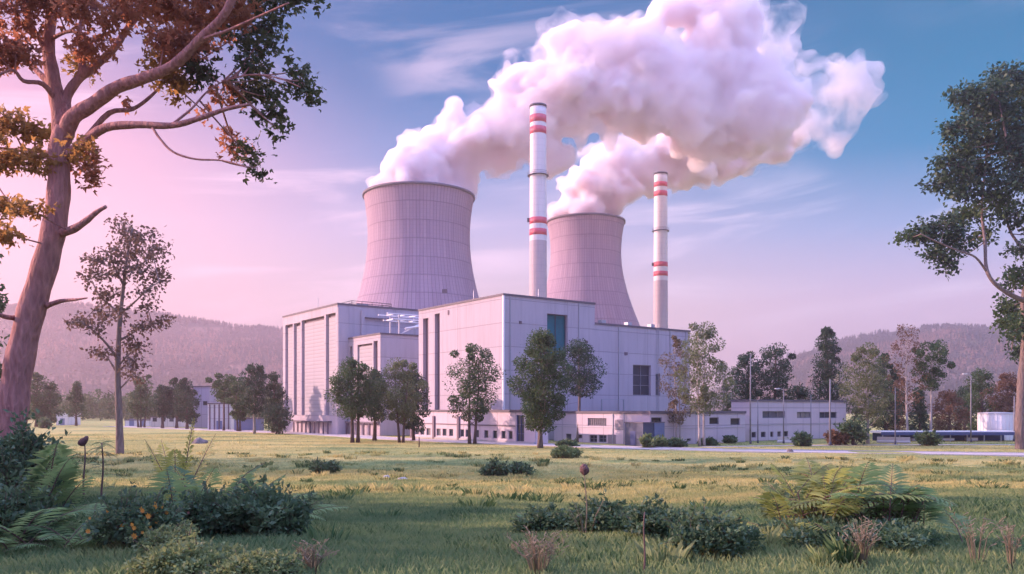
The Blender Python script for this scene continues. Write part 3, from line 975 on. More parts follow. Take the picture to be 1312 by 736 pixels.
# ------------------------------------------------------------------ cooling towers
def cooling_tower(px, Y, wpx, bpx, top_py, waist_py, label):
    k = Y / F
    x = (px - CX) * k
    zt_ = EYE + (HY - top_py) * k
    zw_ = EYE + (HY - waist_py) * k
    root = empty('cooling_tower', (x, Y, 0), 0, label, 'cooling tower', 'cooling towers')
    prof = []
    N = 44
    for i in range(N + 1):
        z = -0.5 + (zt_ + 0.5) * i / N
        d = (z - zw_) / k
        prof.append((math.sqrt(wpx ** 2 + bpx * d * d) * k, z))
    sh = MB().lathe(prof, 120)
    sh.build('shell', M['tower'], root)
    rt = prof[-1][0]
    MB().lathe([(r - .55, z) for r, z in prof[::4]] + [(rt - .55, zt_)], 96).build('inner_lining', M['tower'], root)
    MB().lathe([(rt - .7, zt_ - .02), (rt + .5, zt_ - .02), (rt + .5, zt_ + .95), (rt - .7, zt_ + .95), (rt - .7, zt_ - .02)], 120).build('rim', M['roof'], root)
    return root, x, zt_, rt


tw1 = cooling_tower(537, 330, 65, 0.277, 255, 304, 'larger, nearer cooling tower rising above the ribbed hall')
tw2 = cooling_tower(750.5, 420, 45.0, 0.30, 287, 324, 'smaller, farther cooling tower between the two striped chimneys')
tw1[0]['group'] = tw2[0]['group'] = 'cooling towers'
hb = P(574, 375, 306)
pt = MB().box(-0.9, 0.9, -0.25, 0.25, -0.7, 0.7).build('hatch', M['slot'], tw1[0])
pt.location = (hb.x - tw1[1] - 1.0, -27.4, hb.z)

# ------------------------------------------------------------------ chimneys
def chimney(px, Y, wt, wb, top, white_to, bands, ring_py, label):
    k = Y / F
    zt_ = EYE + (HY - top) * k
    root = empty('chimney', ((px - CX) * k, Y, 0), 0, label, 'chimney', 'striped chimneys')
    zq = lambda py: EYE + (HY - py) * k
    def rad(z):
        zb_ = zq(380)
        return (wb + (wt - wb) * (z - zb_) / (zt_ - zb_)) * k / 2
    zw_ = zq(white_to)
    MB().lathe([(rad(-.5), -.5)] + [(rad(z), z) for z in np.linspace(2, zw_, 10)], 40).build('lower_shaft', M['shaft_raw'], root)
    MB().lathe([(rad(zw_) + .02, zw_)] + [(rad(z) + .02, z) for z in np.linspace(zw_ + .1, zt_, 16)] + [(rad(zt_) - .5, zt_), (rad(zt_) - .5, zt_ - 8)], 40).build('upper_shaft', M['shaft_white'], root)
    for a, c in bands:
        z0, z1 = zq(c), zq(a)
        MB().lathe([(rad(z0) + .01, z0), (rad(z0) + .07, z0), (rad(z1) + .07, z1), (rad(z1) + .01, z1)], 40).build('red_band', M['red_paint'], root)
    zr_ = zq(ring_py)
    MB().lathe([(rad(zr_), zr_ - .1), (rad(zr_) + .85, zr_ - .1), (rad(zr_) + .85, zr_ + .12), (rad(zr_), zr_ + .12)], 40).build('platform', M['dark_steel'], root)
    mb = MB()
    for h in (.6, 1.15):
        mb.lathe([(rad(zr_) + .78, zr_ + h), (rad(zr_) + .84, zr_ + h), (rad(zr_) + .84, zr_ + h + .08), (rad(zr_) + .78, zr_ + h + .08)], 40)
    mb.build('railing', M['dark_steel'], root)
    MB().lathe([(rad(zt_) - .5, zt_ + .01), (rad(zt_) + .22, zt_ - .5), (rad(zt_) + .22, zt_ + .25), (rad(zt_) - .5, zt_ + .25)], 40).build('crown_ring', M['dark_steel'], root)
    mb = MB()
    a0 = R(-118)
    for s in (-.22, .22):
        mb.tube([(math.cos(a0) * (rad(z) + .3) + s, math.sin(a0) * (rad(z) + .3), z) for z in np.linspace(3, zt_ - 1, 12)], .05, 4)
    mb.build('ladder', M['steel'], root)
    mb = MB()
    zl = zq(bands[-2][0] + 3)
    mb.box(-rad(zl) - .9, -rad(zl) + .05, -.4, .4, zl - .5, zl + .9)
    mb.build('warning_lamp', M['dark_steel'], root)
    return root


chimney(689.5, 300, 20.5, 22.5, 136.5, 309.5, [(149, 158.5), (164, 173), (280, 288), (294.5, 302.5)], 225.6, 'nearer, taller red-banded chimney in front of the steam between the towers')
chimney(846.5, 380, 16.4, 18.0, 223, 360.5, [(234.5, 240.5), (246, 252.5), (336.5, 342.5), (348.5, 354.5)], 296.5, 'farther, shorter red-banded chimney rising behind the turbine hall')

# ------------------------------------------------------------------ steam
def plume(name, spheres, Y, seed, mt, label, drift=0.0, voxel=0.85, lobes=17, parent=None, grow=1.0, disp=1.0):
    rng = random.Random(seed)
    k = Y / F
    bm = bmesh.new()
    def ball(c, r, sub=2):
        bmesh.ops.create_icosphere(bm, subdivisions=sub, radius=r, matrix=Matrix.Translation(c))
    for s in spheres:
        px, py, r = s[:3]
        dy = (s[3] if len(s) > 3 else rng.uniform(-.35, .35) * min(r, 40)) * k
        yy = Y + dy + drift * max(px - spheres[0][0], 0) * k
        c = P(px, py, Y); c = Vector((c.x, yy, c.z))
        rr = r * k
        rr *= grow
        ball(c, rr * 0.92)
        n1 = lobes if r > 15 else 5
        for i in range(n1):
            d = Vector((rng.gauss(0, 1), rng.gauss(0, 1), rng.gauss(0, 1))).normalized()
            r1 = rr * rng.uniform(.26, .44)
            c1 = c + d * rr * rng.uniform(.72, .92)
            ball(c1, r1, 1)
            for j in range(3):
                d2 = (d + Vector((rng.gauss(0, .8), rng.gauss(0, .8), rng.gauss(0, .8)))).normalized()
                ball(c1 + d2 * r1 * .85, r1 * rng.uniform(.35, .55), 1)
    me = bpy.data.meshes.new(name + '_source')
    bm.to_mesh(me)
    bm.free()
    tmp = bpy.data.objects.new(name + '_source', me)
    COL.objects.link(tmp)
    rm = tmp.modifiers.new('r', 'REMESH'); rm.mode = 'VOXEL'; rm.voxel_size = voxel
    for nm, size, st in (('a', 19.0, 8.5), ('b', 6.5, 3.8), ('c', 2.6, 1.6)):
        tx = bpy.data.textures.new(name + nm, 'CLOUDS'); tx.noise_scale = size; tx.noise_depth = 2
        dm = tmp.modifiers.new(nm, 'DISPLACE'); dm.texture = tx; dm.strength = st * disp; dm.mid_level = 0.52; dm.texture_coords = 'GLOBAL'
    rm2 = tmp.modifiers.new('r2', 'REMESH'); rm2.mode = 'VOXEL'; rm2.voxel_size = voxel * 1.1
    dg = bpy.context.evaluated_depsgraph_get()
    out = bpy.data.meshes.new_from_object(tmp.evaluated_get(dg), depsgraph=dg)
    bpy.data.objects.remove(tmp)
    nv = len(out.vertices)                      # drop loose crumbs
    ed = np.zeros(len(out.edges) * 2, dtype=np.int32); out.edges.foreach_get('vertices', ed); ed = ed.reshape(-1, 2)
    lab = np.arange(nv)
    while True:
        m_ = np.minimum(lab[ed[:, 0]], lab[ed[:, 1]])
        new = lab.copy()
        np.minimum.at(new, ed[:, 0], m_); np.minimum.at(new, ed[:, 1], m_)
        new = new[new]
        if (new == lab).all(): break
        lab = new
    cnt = np.bincount(lab, minlength=nv)
    bad = cnt[lab] < nv * .02
    if bad.any():
        bm = bmesh.new(); bm.from_mesh(out); bm.verts.ensure_lookup_table()
        bmesh.ops.delete(bm, geom=[bm.verts[i] for i in np.nonzero(bad)[0]], context='VERTS')
        bm.to_mesh(out); bm.free()
    out.materials.clear()
    out.polygons.foreach_set('use_smooth', np.ones(len(out.polygons), dtype=bool))
    o = new_obj(name, out, mt, parent)
    if label:
        put(o, label, 'steam plume', 'steam plumes')
    return o


M['steam'] = steam_mat('dense_steam', 0.22)
M['steam_core'] = steam_mat('steam_core', 0.70)
M['steam_veil'] = steam_mat('steam_veil', 0.10, torn=0.07)
M['steam_thin'] = steam_mat('thin_steam', 0.17, torn=0.05)
spheres1 = [(484, 241, 17, 0), (500, 247, 26, 0), (537, 252, 54, 0), (574, 246, 27, 0), (591, 242, 17, 0), (700, 206, 20), (716, 204, 14), (650, 206, 20), 
    (537, 226, 44, 0), (505, 230, 24, 0), (520, 222, 30, 20), (568, 228, 28, 0), (536, 238, 52, 0), (522, 205, 28), (553, 196, 36), (590, 192, 38), (582, 131, 9), (581, 146, 11), (578, 164, 22),
    (546, 184, 22), (612, 178, 34), (640, 195, 26), (625, 155, 25), (655, 168, 38), (658, 112, 32), (645, 98, 16), (690, 102, 40), (684, 152, 44), (700, 190, 26), (722, 190, 16),
    (702, 46, 16), (718, 48, 26), (738, 34, 18), (745, 85, 42), (762, 52, 26), (735, 128, 46), (726, 112, 30, -45), (790, 66, 44), (795, 112, 50), (790, 32, 20), (812, 30, 20), (830, 72, 46), (838, 20, 20),
    (842, 118, 50), (848, -4, 18), (872, 72, 34), (880, 115, 52), (915, 30, 32), (935, 5, 38), (925, -8, 34), (880, -6, 20), (955, 40, 34), (930, 90, 52),
    (905, 148, 46), (950, 138, 50), (985, 88, 40), (968, 6, 26), (995, 135, 44), (1030, 110, 30)]
plume1 = plume('steam_plume', spheres1, 330, 11, M['steam'],
    'billowing steam plume drifting from the larger cooling tower', 0.10)
spheres2 = [(716, 274, 14, 0), (750, 278, 36, 0), (786, 274, 14, 0), 
    (750, 266, 36, 0), (727, 265, 19, 0), (777, 268, 17, 0), (744, 240, 28), (772, 220, 34), (800, 240, 28), (798, 200, 28), (828, 214, 34), (838, 240, 20), (858, 196, 36), (868, 225, 22),
    (890, 204, 34), (900, 175, 30), (920, 195, 30), (930, 210, 16), (955, 188, 30), (985, 185, 26), (1004, 190, 18), (1015, 165, 24)]
plume2 = plume('steam_plume', spheres2, 420, 23, M['steam'],
    'smaller steam plume rising from the farther cooling tower', 0.06)
plume('core', spheres1, 330, 11, M['steam_core'], None, 0.10, 1.1, 14, plume1, 0.88)
plume('core', spheres2, 420, 23, M['steam_core'], None, 0.06, 1.1, 14, plume2, 0.88)
plume('veil', [q for q in spheres1 if q[1] < 205 and q[2] > 12], 330, 31, M['steam_veil'], None, 0.10, 1.4, 9, plume1, 1.14, 1.2)
plume('veil', [q for q in spheres2 if q[1] < 235], 420, 32, M['steam_veil'], None, 0.06, 1.4, 9, plume2, 1.14, 1.2)
plume('wisp', [(1000, 125, 42), (1040, 130, 44), (1075, 120, 40), (1098, 108, 26), (1065, 160, 26), (1030, 165, 34), (1095, 145, 22), (1005, 70, 26), (1000, 30, 20), (1015, 15, 16), (880, 20, 34), (1108, 92, 16), (985, 40, 34), (960, 4, 28), (1050, 105, 34)], 372, 5, M['steam_thin'], None, 0.0, 1.2, 14, plume1, 1.1, 1.2)

# ------------------------------------------------------------------ plants: leaves, trees, bushes
def leaves_np(centers, rng, L, W, up=0.3, out=None, tone=None, shape='leaf', size_var=0.35):
    """pointed leaf quads at CENTERS with random attitudes"""
    c = np.asarray(centers, dtype=np.float64)
    n = len(c)
    a = rng.normal(size=(n, 3))
    a[:, 2] -= up * 0.6
    if out is not None: a += out * 0.9
    a /= np.linalg.norm(a, axis=1)[:, None] + 1e-9
    b = rng.normal(size=(n, 3)); b[:, 2] *= 0.6
    b -= a * (a * b).sum(1)[:, None]
    b /= np.linalg.norm(b, axis=1)[:, None] + 1e-9
    nrm = np.cross(a, b)
    s = (1 + size_var * rng.uniform(-1, 1, n))[:, None]
    l, w_ = L * s, W * s
    if shape == 'maple':
        qs = []
        for ang, ll in ((0, 1.0), (0.95, .75), (-0.95, .75)):
            d = a * math.cos(ang) + b * math.sin(ang)
            e = -a * math.sin(ang) + b * math.cos(ang)
            p0 = c
            qs.append(np.stack([p0, p0 + d * l * ll * .5 + e * w_ * .36 + nrm * l * .08, p0 + d * l * ll - nrm * l * .12, p0 + d * l * ll * .5 - e * w_ * .36 + nrm * l * .08], axis=1))
        v = np.concatenate(qs, axis=1).reshape(-1, 3)
        rep = 3
    else:
        v = np.stack([c, c + a * l * .45 + b * w_ * .5 + nrm * l * .06, c + a * l - nrm * l * .1, c + a * l * .45 - b * w_ * .5 + nrm * l * .06], axis=1).reshape(-1, 3)
        rep = 1
    t = rng.uniform(0, 1, n) if tone is None else tone
    return v, np.repeat(t, rep)


def clump_points(center, rx, ry, rz, n, rng):
    d = rng.normal(size=(n, 3))
    d /= np.linalg.norm(d, axis=1)[:, None]
    r = rng.uniform(0.25, 1.0, n) ** 0.55
    p = d * r[:, None]
    return np.asarray(center) + p * np.array([rx, ry, rz]), d


def bezier(a, b, c, n):
    return [a * (1 - t) ** 2 + b * 2 * t * (1 - t) + c * t * t for t in [i / (n - 1) for i in range(n)]]


def gen_tree(name, label, px, Y, top_py, w_px, cb_py, leaf='leaf_mid', bark='bark', n_clump=24, n_leaf=3200, L=None, trunk_px=6, trunks=1, shape='round',
             lean=0.0, seed=0, group=None, base_py=None, cat='tree', clump_scale=1.0, aspect=0.75):
    rng = np.random.default_rng(seed + 1000)
    r2 = random.Random(seed)
    if base_py is not None:
        g = G(px, base_py); Y = g.y
    k = Y / F
    x0 = (px - CX) * k
    z0 = zg(x0, Y)
    H = EYE + (HY - top_py) * k - z0
    zc = EYE + (HY - cb_py) * k - z0
    W = w_px * k * 1.10
    L = L or max(0.30, 2.3 * k)
    root = empty(name, (x0, Y, z0), 0, label, cat, group)
    wood = MB()
    spines = []
    for ti in range(trunks):
        off = Vector(((ti - (trunks - 1) / 2) * W * .09, r2.uniform(-.3, .3), 0))
        tip = Vector((lean * H + off.x * 2.2 + r2.uniform(-.03, .03) * H, r2.uniform(-.03, .03) * H, H * (0.93 - .07 * ti)))
        pts = [off.lerp(tip, t) + Vector((math.sin(t * 5 + seed + ti) * .012 * H * t, math.cos(t * 4 + seed) * .01 * H * t, 0)) for t in [i / 9 for i in range(10)]]
        pts[0].z = -0.3
        r0 = trunk_px * k / 2 * (1 if trunks == 1 else .8)
        wood.tube(pts, [r0 * (1.35 if i == 0 else (1 - .85 * (i / 9))) for i in range(10)], 8)
        spines.append((pts, r0))
    V, T = [], []
    n_clump = int(n_clump * 1.35)
    per = int(n_leaf * 3.2) // n_clump
    for i in range(n_clump):
        t = (i + r2.random()) / n_clump
        if shape == 'round': env = math.sin(PI * min(max(t * .86 + .12, 0), 1)) ** .55
        elif shape == 'cone': env = (1 - t) ** .75 * .95 + .10
        elif shape == 'flat': env = 0.45 + .55 * min(1, t * 1.6) if t < .8 else 1.0 - (t - .8) * 2.2
        else: env = .6 + .4 * math.sin(PI * t)
        rc = W * r2.choice((.08, .11, .14, .17, .20, .24)) * r2.uniform(.85, 1.15) * clump_scale * (.75 + .5 * env)
        env *= .78 + .44 * (.5 + .5 * math.sin(i * 2.39996 * 2 + seed) * math.cos(t * 7 + seed * 1.7))
        rad = max(W / 2 * env - rc * .6, 0) * (r2.random() ** .38)
        az = i * 2.39996 + r2.uniform(-.5, .5)
        h = zc + rc * .4 + (H - zc - rc * 1.0) * t
        pts, r0 = spines[i % trunks]
        ft = min(max(h / H, 0), .98)
        sp = pts[min(int(ft * 9), 9)]
        c = Vector((sp.x + math.cos(az) * rad, sp.y + math.sin(az) * rad, h))
        hs = max(h - rad * r2.uniform(.35, .7) - .3, zc * .75)
        ks = min(max(hs / pts[-1].z * 9, 0), 8.9)
        s = pts[int(ks)].lerp(pts[int(ks) + 1], ks - int(ks))
        mid_ = (s + c) / 2 + Vector((0, 0, -.06 * rad))
        rl = max(r0 * .34 * (1 - .6 * ks / 9), .025)
        wood.tube(bezier(s, mid_, c, 5), [rl * (1 - .17 * q) for q in range(5)], 5, False)
        for q in range(2):
            e = c + Vector((r2.gauss(0, .6), r2.gauss(0, .6), r2.gauss(.2, .4))) * rc
            wood.tube([mid_.lerp(c, .5), e], [rl * .45, rl * .2], 4, False)
        p, d = clump_points(c, rc, rc, rc * aspect, per, rng)
        v, tn = leaves_np(p, rng, L, L * .62, .4, d, np.clip(rng.normal(r2.uniform(.3, .65), .22, per), 0, 1))
        V.append(v); T.append(tn)
    wood.build('trunk', M[bark], root)
    new_obj('crown', np_mesh('crown', np.concatenate(V), 4, np.concatenate(T)), M[leaf], root)
    return root


def bush(name, label, px, py, w_px, h_px, leaf='bush', n=1500, L=None, seed=0, cat='bush', group=None, squash=1.0, stems=True, flowers=None, n_fl=0, floor=0.05):
    g = G(px, py)
    k = g.y / F
    rng = np.random.default_rng(seed + 77)
    r2 = random.Random(seed)
    W, H = w_px * k, h_px * k
    L = L or max(.08, 4.5 * k)
    root = empty(name, g, 0, label, cat, group)
    V, T = [], []
    nc = 14
    wood = MB()
    ctr = []
    for i in range(nc):
        az = i * 2.4
        rad = W * .5 * math.sqrt((i + .4) / nc) * .82
        env = max(1 - (rad / (W * .5)) ** 2 * .75, .25)
        h = H * env * r2.uniform(.5, .78)
        c = Vector((math.cos(az) * rad, math.sin(az) * rad * squash, h))
        rc = W * r2.uniform(.13, .2)
        rz_ = min(H * .30, rc * 1.1)
        ctr.append((c, rc, rz_))
        wood.tube(bezier(Vector((c.x * .15, c.y * .15, -.1)), Vector((c.x * .5, c.y * .5, h * .6)), c, 4), [max(.012, .7 * k), max(.01, .5 * k), max(.008, .4 * k), .006], 5, False)
        p, d = clump_points(c, rc, rc * squash, rz_, n // nc, rng)
        p[:, 2] = np.maximum(p[:, 2], floor)
        v, tn = leaves_np(p, rng, L, L * .55, -.3, d)
        V.append(v); T.append(tn)
    for i in range(44):
        c, rc, rz_ = r2.choice(ctr)
        d = Vector((c.x + r2.gauss(0, .3) * W, (c.y + r2.gauss(0, .3) * W) * squash, H * r2.uniform(.4, 1.3))).normalized()
        ln = H * r2.uniform(.35, .95)
        st = c * .8
        en = st + d * ln + Vector((0, 0, -.1 * ln))
        sh = bezier(st, st + d * ln * .55 + Vector((0, 0, .12 * ln)), en, 7)
        wood.tube(sh, [.008, .008, .007, .006, .005, .004, .003], 4, False)
        pp = np.array([tuple(sh[min(int(t * 6), 5)].lerp(sh[min(int(t * 6), 5) + 1], t * 6 - int(t * 6))) for t in [r2.uniform(.2, 1) for _ in range(22)]])
        pp = pp + rng.normal(size=pp.shape) * L * .25
        pp[:, 2] = np.maximum(pp[:, 2], floor)
        v, tn = leaves_np(pp, rng, L, L * .5, .1, np.repeat(np.array(tuple(d))[None], len(pp), 0) * .8)
        V.append(v); T.append(tn)
    wood.build('stem', M['stalk'], root)
    new_obj('leaves', np_mesh('leaves', np.concatenate(V), 4, np.concatenate(T)), M[leaf], root)
    if flowers:
        for f in range(n_fl):
            c, rc, rz_ = r2.choice(ctr)
            d = Vector((r2.gauss(0, .6), -abs(r2.gauss(0, .8)), abs(r2.gauss(.4, .5)))).normalized()
            p = c + Vector((d.x * rc, d.y * rc, d.z * rz_)) * 1.05
            vs, tt = [], []
            sz = r2.uniform(.03, .065)
            for q in range(7):
                a = q * 2 * PI / 7
                e1 = Vector((math.cos(a), -.35, math.sin(a))) * sz
                e2 = Vector((math.cos(a + .45), -.5, math.sin(a + .45))) * sz * .6
                e3 = Vector((math.cos(a - .45), -.5, math.sin(a - .45))) * sz * .6
                vs += [tuple(p), tuple(p + e2), tuple(p + e1), tuple(p + e3)]
                tt.append(r2.random())
            new_obj('flower', np_mesh('flower', vs, 4, tt), M[flowers], root)
    return root


def frond(V, T, mid, base, az, length, rise, droop, r2, pairs=22, pw=.3, sag=.25, tone=None, twist=0.0):
    """a pinnate leaf: an arched midrib with a row of narrow leaflets on either side"""
    d = Vector((math.cos(az), math.sin(az), 0))
    side = Vector((-math.sin(az), math.cos(az), 0))
    pts = []
    for i in range(9):
        t = i / 8
        pts.append(base + d * length * (t * math.cos(rise) + .0) + Vector((0, 0, length * (math.sin(rise) * t - droop * t * t))))
    mid.tube(pts, [max(.004, length * .008 * (1 - .8 * i / 8)) for i in range(9)], 4, False)
    for i in range(pairs):
        t = .12 + .88 * (i + .5) / pairs
        f = t * 8
        p = pts[int(f)].lerp(pts[min(int(f) + 1, 8)], f - int(f))
        tan = (pts[min(int(f) + 1, 8)] - pts[int(f)]).normalized()
        l = length * pw * math.sin(PI * min(t * .9 + .12, 1)) ** .8 * r2.uniform(.85, 1.1)
        w_ = length / pairs * .60
        for s in (-1, 1):
            out = (side * s + tan * .45 + Vector((0, 0, .15 - sag + r2.uniform(-.1, .1)))).normalized()
            nb = tan * w_
            V += [tuple(p - nb * .45), tuple(p + out * l * .5 - nb * .5), tuple(p + out * l + Vector((0, 0, -sag * l * .4))), tuple(p + out * l * .45 + nb * .5)]
            T.append(min(1, max(0, (tone if tone is not None else .5) + r2.gauss(0, .18))))


def fern(name, label, px, py, n, len_px, mt='fern', rise=(.6, 1.2), seed=0, cat='fern', group=None, az=None, pairs=22, pw=.26, stem_h=0.0, spread=0.12, droop=(.25, .6)):
    g = G(px, py)
    k = g.y / F
    r2 = random.Random(seed)
    root = empty(name, g, 0, label, cat, group)
    mid = MB()
    V, T = [], []
    Ln = len_px * k * 1.55
    for i in range(n):
        a = (i * 2.4 + r2.uniform(-.3, .3)) if az is None else r2.uniform(*az)
        b = Vector((r2.gauss(0, spread) * Ln, r2.gauss(0, spread) * Ln, r2.uniform(0, stem_h) * Ln))
        if b.z > 0.05:
            mid.tube([Vector((b.x * .4, b.y * .4, -.05)), Vector((b.x * .8, b.y * .8, b.z * .6)), b], [.022, .017, .012], 5, False)
        frond(V, T, mid, b, a, Ln * r2.uniform(.7, 1.08), r2.uniform(*rise), r2.uniform(*droop), r2, pairs, pw, tone=r2.uniform(.1, .95))
    mid.build('stem', M['stalk'], root)
    new_obj('fronds', np_mesh('fronds', V, 4, T), M[mt], root)
    return root


def traced_tree(name, label, Y, base_px, branches, clumps, bark, L, twig_r, seed, shape='leaf', cat='tree', dens=1.0, sides=9):
    """limbs laid out from points (px, py, depth offset in m) at distance Y; foliage sprays on twigs round each clump centre"""
    rng = np.random.default_rng(seed)
    r2 = random.Random(seed)
    k = Y / F
    bx, by = base_px
    o0 = P(bx, by, Y)
    root = empty(name, o0, 0, label, cat)
    wood = MB()
    joints = []
    for br in branches:
        pts, w0, w1 = br
        ctrl = [P(a, b, Y + d) * 1.0 - o0 for a, b, d in pts]
        # keep the traced outline when the depth changes: P() already scales with depth
        fine = []
        for i in range(len(ctrl) - 1):
            p0, p1, p2, p3 = ctrl[max(i - 1, 0)], ctrl[i], ctrl[i + 1], ctrl[min(i + 2, len(ctrl) - 1)]
            for q in range(4):
                t = q / 4
                fine.append(0.5 * ((2 * p1) + (p2 - p0) * t + (2 * p0 - 5 * p1 + 4 * p2 - p3) * t * t + (3 * p1 - p0 - 3 * p2 + p3) * t ** 3))
        fine.append(ctrl[-1])
        n = len(fine)
        rad = [(w0 + (w1 - w0) * (i / (n - 1)) ** .8) * k / 2 * (1 + .05 * math.sin(i * 1.7 + w0)) for i in range(n)]
        wood.tube(fine, rad, sides if w0 > 8 else 6)
        joints += fine[1:]
    J = np.array([tuple(j) for j in joints])
    groups = {}
    for cl_ in clumps:
        a, b, d, rx, rz_, n = cl_[:6]
        key = cl_[6] if len(cl_) > 6 else 'leaf_maple'
        c = P(a, b, Y + d) - o0
        wx_, wz_ = rx * k, rz_ * k
        wy_ = min(wx_, wz_ * 1.6) * .9
        near = Vector(J[np.argmin(((J - np.array(tuple(c))) ** 2).sum(1))])
        wood.tube(bezier(near, (near + c) / 2 + Vector((0, 0, -.05 * (c - near).length)), c, 5), [twig_r * 1.6, twig_r * 1.4, twig_r * 1.2, twig_r, twig_r * .8], 5, False)
        n = int(n * dens)
        nt = max(3, n // 16)
        ends, dd = clump_points(tuple(c), wx_, wy_, wz_, nt, rng)
        pts_all, dirs = [], []
        per = max(3, n // nt)
        for e, d_ in zip(ends, dd):
            ev = Vector(e)
            wood.tube([c.lerp(ev, .12), c.lerp(ev, .6) + Vector((0, 0, .08 * wz_)), ev], [twig_r * .55, twig_r * .4, twig_r * .22], 3, False)
            q = e + rng.normal(size=(per, 3)) * L * 0.95 * np.array([1.1, 1.1, .8])
            pts_all.append(q); dirs.append(np.repeat(d_[None], per, 0))
        v, tn = leaves_np(np.concatenate(pts_all), rng, L, L * .62, .5, np.concatenate(dirs) * .6, None, shape)
        V, T = groups.setdefault(key, ([], []))
        V.append(v); T.append(tn)
    wood.build('trunk', M[bark], root)
    for key, (V, T) in groups.items():
        new_obj('crown', np_mesh('crown', np.concatenate(V), 4, np.concatenate(T)), M[key], root)
    return root


# --- the big leaning tree at the left edge
LM, LG, LO = 'leaf_maple', 'leaf_maple_green', 'leaf_gold'
gb = G(12, 640)
big_branches = [
    ([(4, 660, 0), (10, 600, 0), (16, 530, 0), (24, 470, 0), (40, 400, 0), (58, 340, 0), (70, 290, 0), (76, 240, 0), (76, 190, 0), (84, 165, 0)], 43, 24),
    ([(80, 180, 0), (76, 140, .3), (68, 100, .5), (62, 60, .8), (66, 20, 1), (72, -40, 1.2), (80, -110, 1.4)], 24, 10),
    ([(84, 172, 0), (94, 150, -.3), (120, 133, -.5), (150, 112, -.8), (185, 100, -1.2), (222, 84, -1.6), (255, 52, -2), (290, 15, -2.4), (310, -40, -2.6)], 22, 8),
    ([(90, 158, 0), (84, 130, .4), (98, 104, .6), (125, 82, .9), (148, 60, 1.2), (162, 38, 1.6), (185, 10, 2.2), (215, -40, 2.6)], 15, 6),
    ([(103, 100, .6), (106, 75, .8), (102, 40, 1.0), (112, 5, 1.3), (124, -50, 1.5)], 10, 4),
    ([(88, 200, 0), (108, 182, -.4), (135, 164, -.8), (175, 160, -1.2), (220, 161, -1.6), (255, 152, -2), (290, 140, -2.3), (320, 134, -2.6)], 15, 3.5),
    ([(110, 178, -.3), (140, 145, -.2), (170, 140, .2), (195, 122, .5), (215, 100, .8)], 8, 3),
    ([(195, 163, -1.4), (205, 178, -1.6), (222, 195, -1.8), (250, 204, -2), (285, 206, -2.2), (318, 215, -2.5)], 3.6, 1.8),
    ([(220, 160, -1.6), (245, 140, -1.4), (265, 118, -1.2), (285, 105, -1.0)], 3.5, 1.6),
    ([(70, 112, .5), (48, 92, 1.2), (30, 70, 1.8), (10, 52, 2.4), (-20, 30, 3)], 10, 4),
    ([(72, 130, .3), (55, 108, -.3), (30, 104, -.8), (14, 90, -1.2), (-25, 110, -1.8)], 8, 2.6),
    ([(60, 70, .8), (45, 40, .4), (30, 5, 0), (15, -40, -.4)], 7, 3),
    ([(66, 50, .8), (92, 40, .2), (124, 52, -.3), (140, 28, -.6)], 6, 2.4),
    ([(74, 300, 0), (94, 294, -.4), (112, 282, -.6), (124, 272, -.7), (136, 265, -.8)], 13, 4),
    ([(60, 392, 0), (78, 386, -.4), (98, 384, -.8), (112, 382, -1)], 8, 1.5),
    ([(20, 408, 0), (6, 406, -.6), (-6, 402, -1), (-20, 404, -1.5)], 8, 4),
    ([(80, 205, 0), (60, 196, 1), (30, 192, 2), (0, 190, 2.6), (-30, 180, 3)], 7, 2.5),
    ([(0, 190, 2.6), (-10, 220, 2.6), (5, 250, 2.4), (20, 264, 2.2)], 3, 1.5),
    ([(255, 52, -2), (290, 40, -2.6), (330, 22, -3.2), (370, 4, -3.8)], 5, 2),
    ([(285, 105, -1), (320, 96, -1.6), (355, 100, -2), (385, 112, -2.4)], 2.4, 1.2),
]
big_clumps = []
rb = random.Random(4)
for (a, b, rx, rz_, n, key) in [
    (20, 12, 46, 26, 420, LM), (-8, 60, 30, 26, 260, LM), (70, 2, 50, 22, 420, LM), (20, 70, 24, 18, 200, LM), (128, 12, 46, 22, 420, LM), (120, 60, 24, 20, 230, LM), (105, 85, 16, 12, 100, LO),
    (182, 8, 44, 22, 430, LM), (236, 10, 44, 24, 430, LM), (212, 48, 28, 20, 260, LM), (204, 78, 16, 26, 170, LO), (222, 110, 20, 24, 200, LO), (232, 62, 34, 22, 300, LM), (290, 6, 46, 22, 430, LM), (262, 88, 20, 20, 150, LG), (270, 40, 30, 20, 260, LM),
    (340, 2, 40, 14, 280, LG), (312, 40, 24, 14, 150, LG), (350, 34, 22, 14, 140, LG), (388, -2, 24, 8, 90, LG), (326, 62, 18, 10, 80, LG), (345, 55, 16, 10, 70, LG),
    (312, 112, 22, 14, 130, LG), (335, 100, 22, 14, 130, LG), (345, 125, 26, 14, 140, LG), (385, 104, 20, 12, 110, LG), (396, 120, 10, 14, 50, LG), (290, 122, 18, 12, 90, LM), (340, 150, 20, 16, 110, LG), (322, 82, 12, 10, 60, LG), (375, 92, 14, 8, 50, LG), (356, 165, 10, 8, 35, LG),
    (302, 190, 16, 10, 70, LM), (296, 176, 12, 8, 40, LM), (318, 198, 14, 12, 70, LG), (330, 215, 8, 14, 50, LG), (268, 148, 8, 8, 20, LM), (162, 130, 6, 6, 14, LM),
    (14, 160, 26, 18, 230, LO), (44, 168, 24, 12, 170, LO), (18, 205, 34, 14, 260, LO), (60, 205, 22, 14, 170, LO), (106, 205, 18, 16, 150, LM), (112, 226, 12, 10, 60, LM), (100, 188, 14, 10, 70, LO), (-20, 185, 26, 24, 160, LO),
    (12, 262, 22, 14, 130, LO), (40, 268, 16, 8, 60, LO), (8, 298, 22, 10, 100, LO), (-20, 270, 20, 20, 90, LO)]:
    big_clumps.append((a, b, rb.uniform(-1.6, 2.0), rx, rz_, n, key))
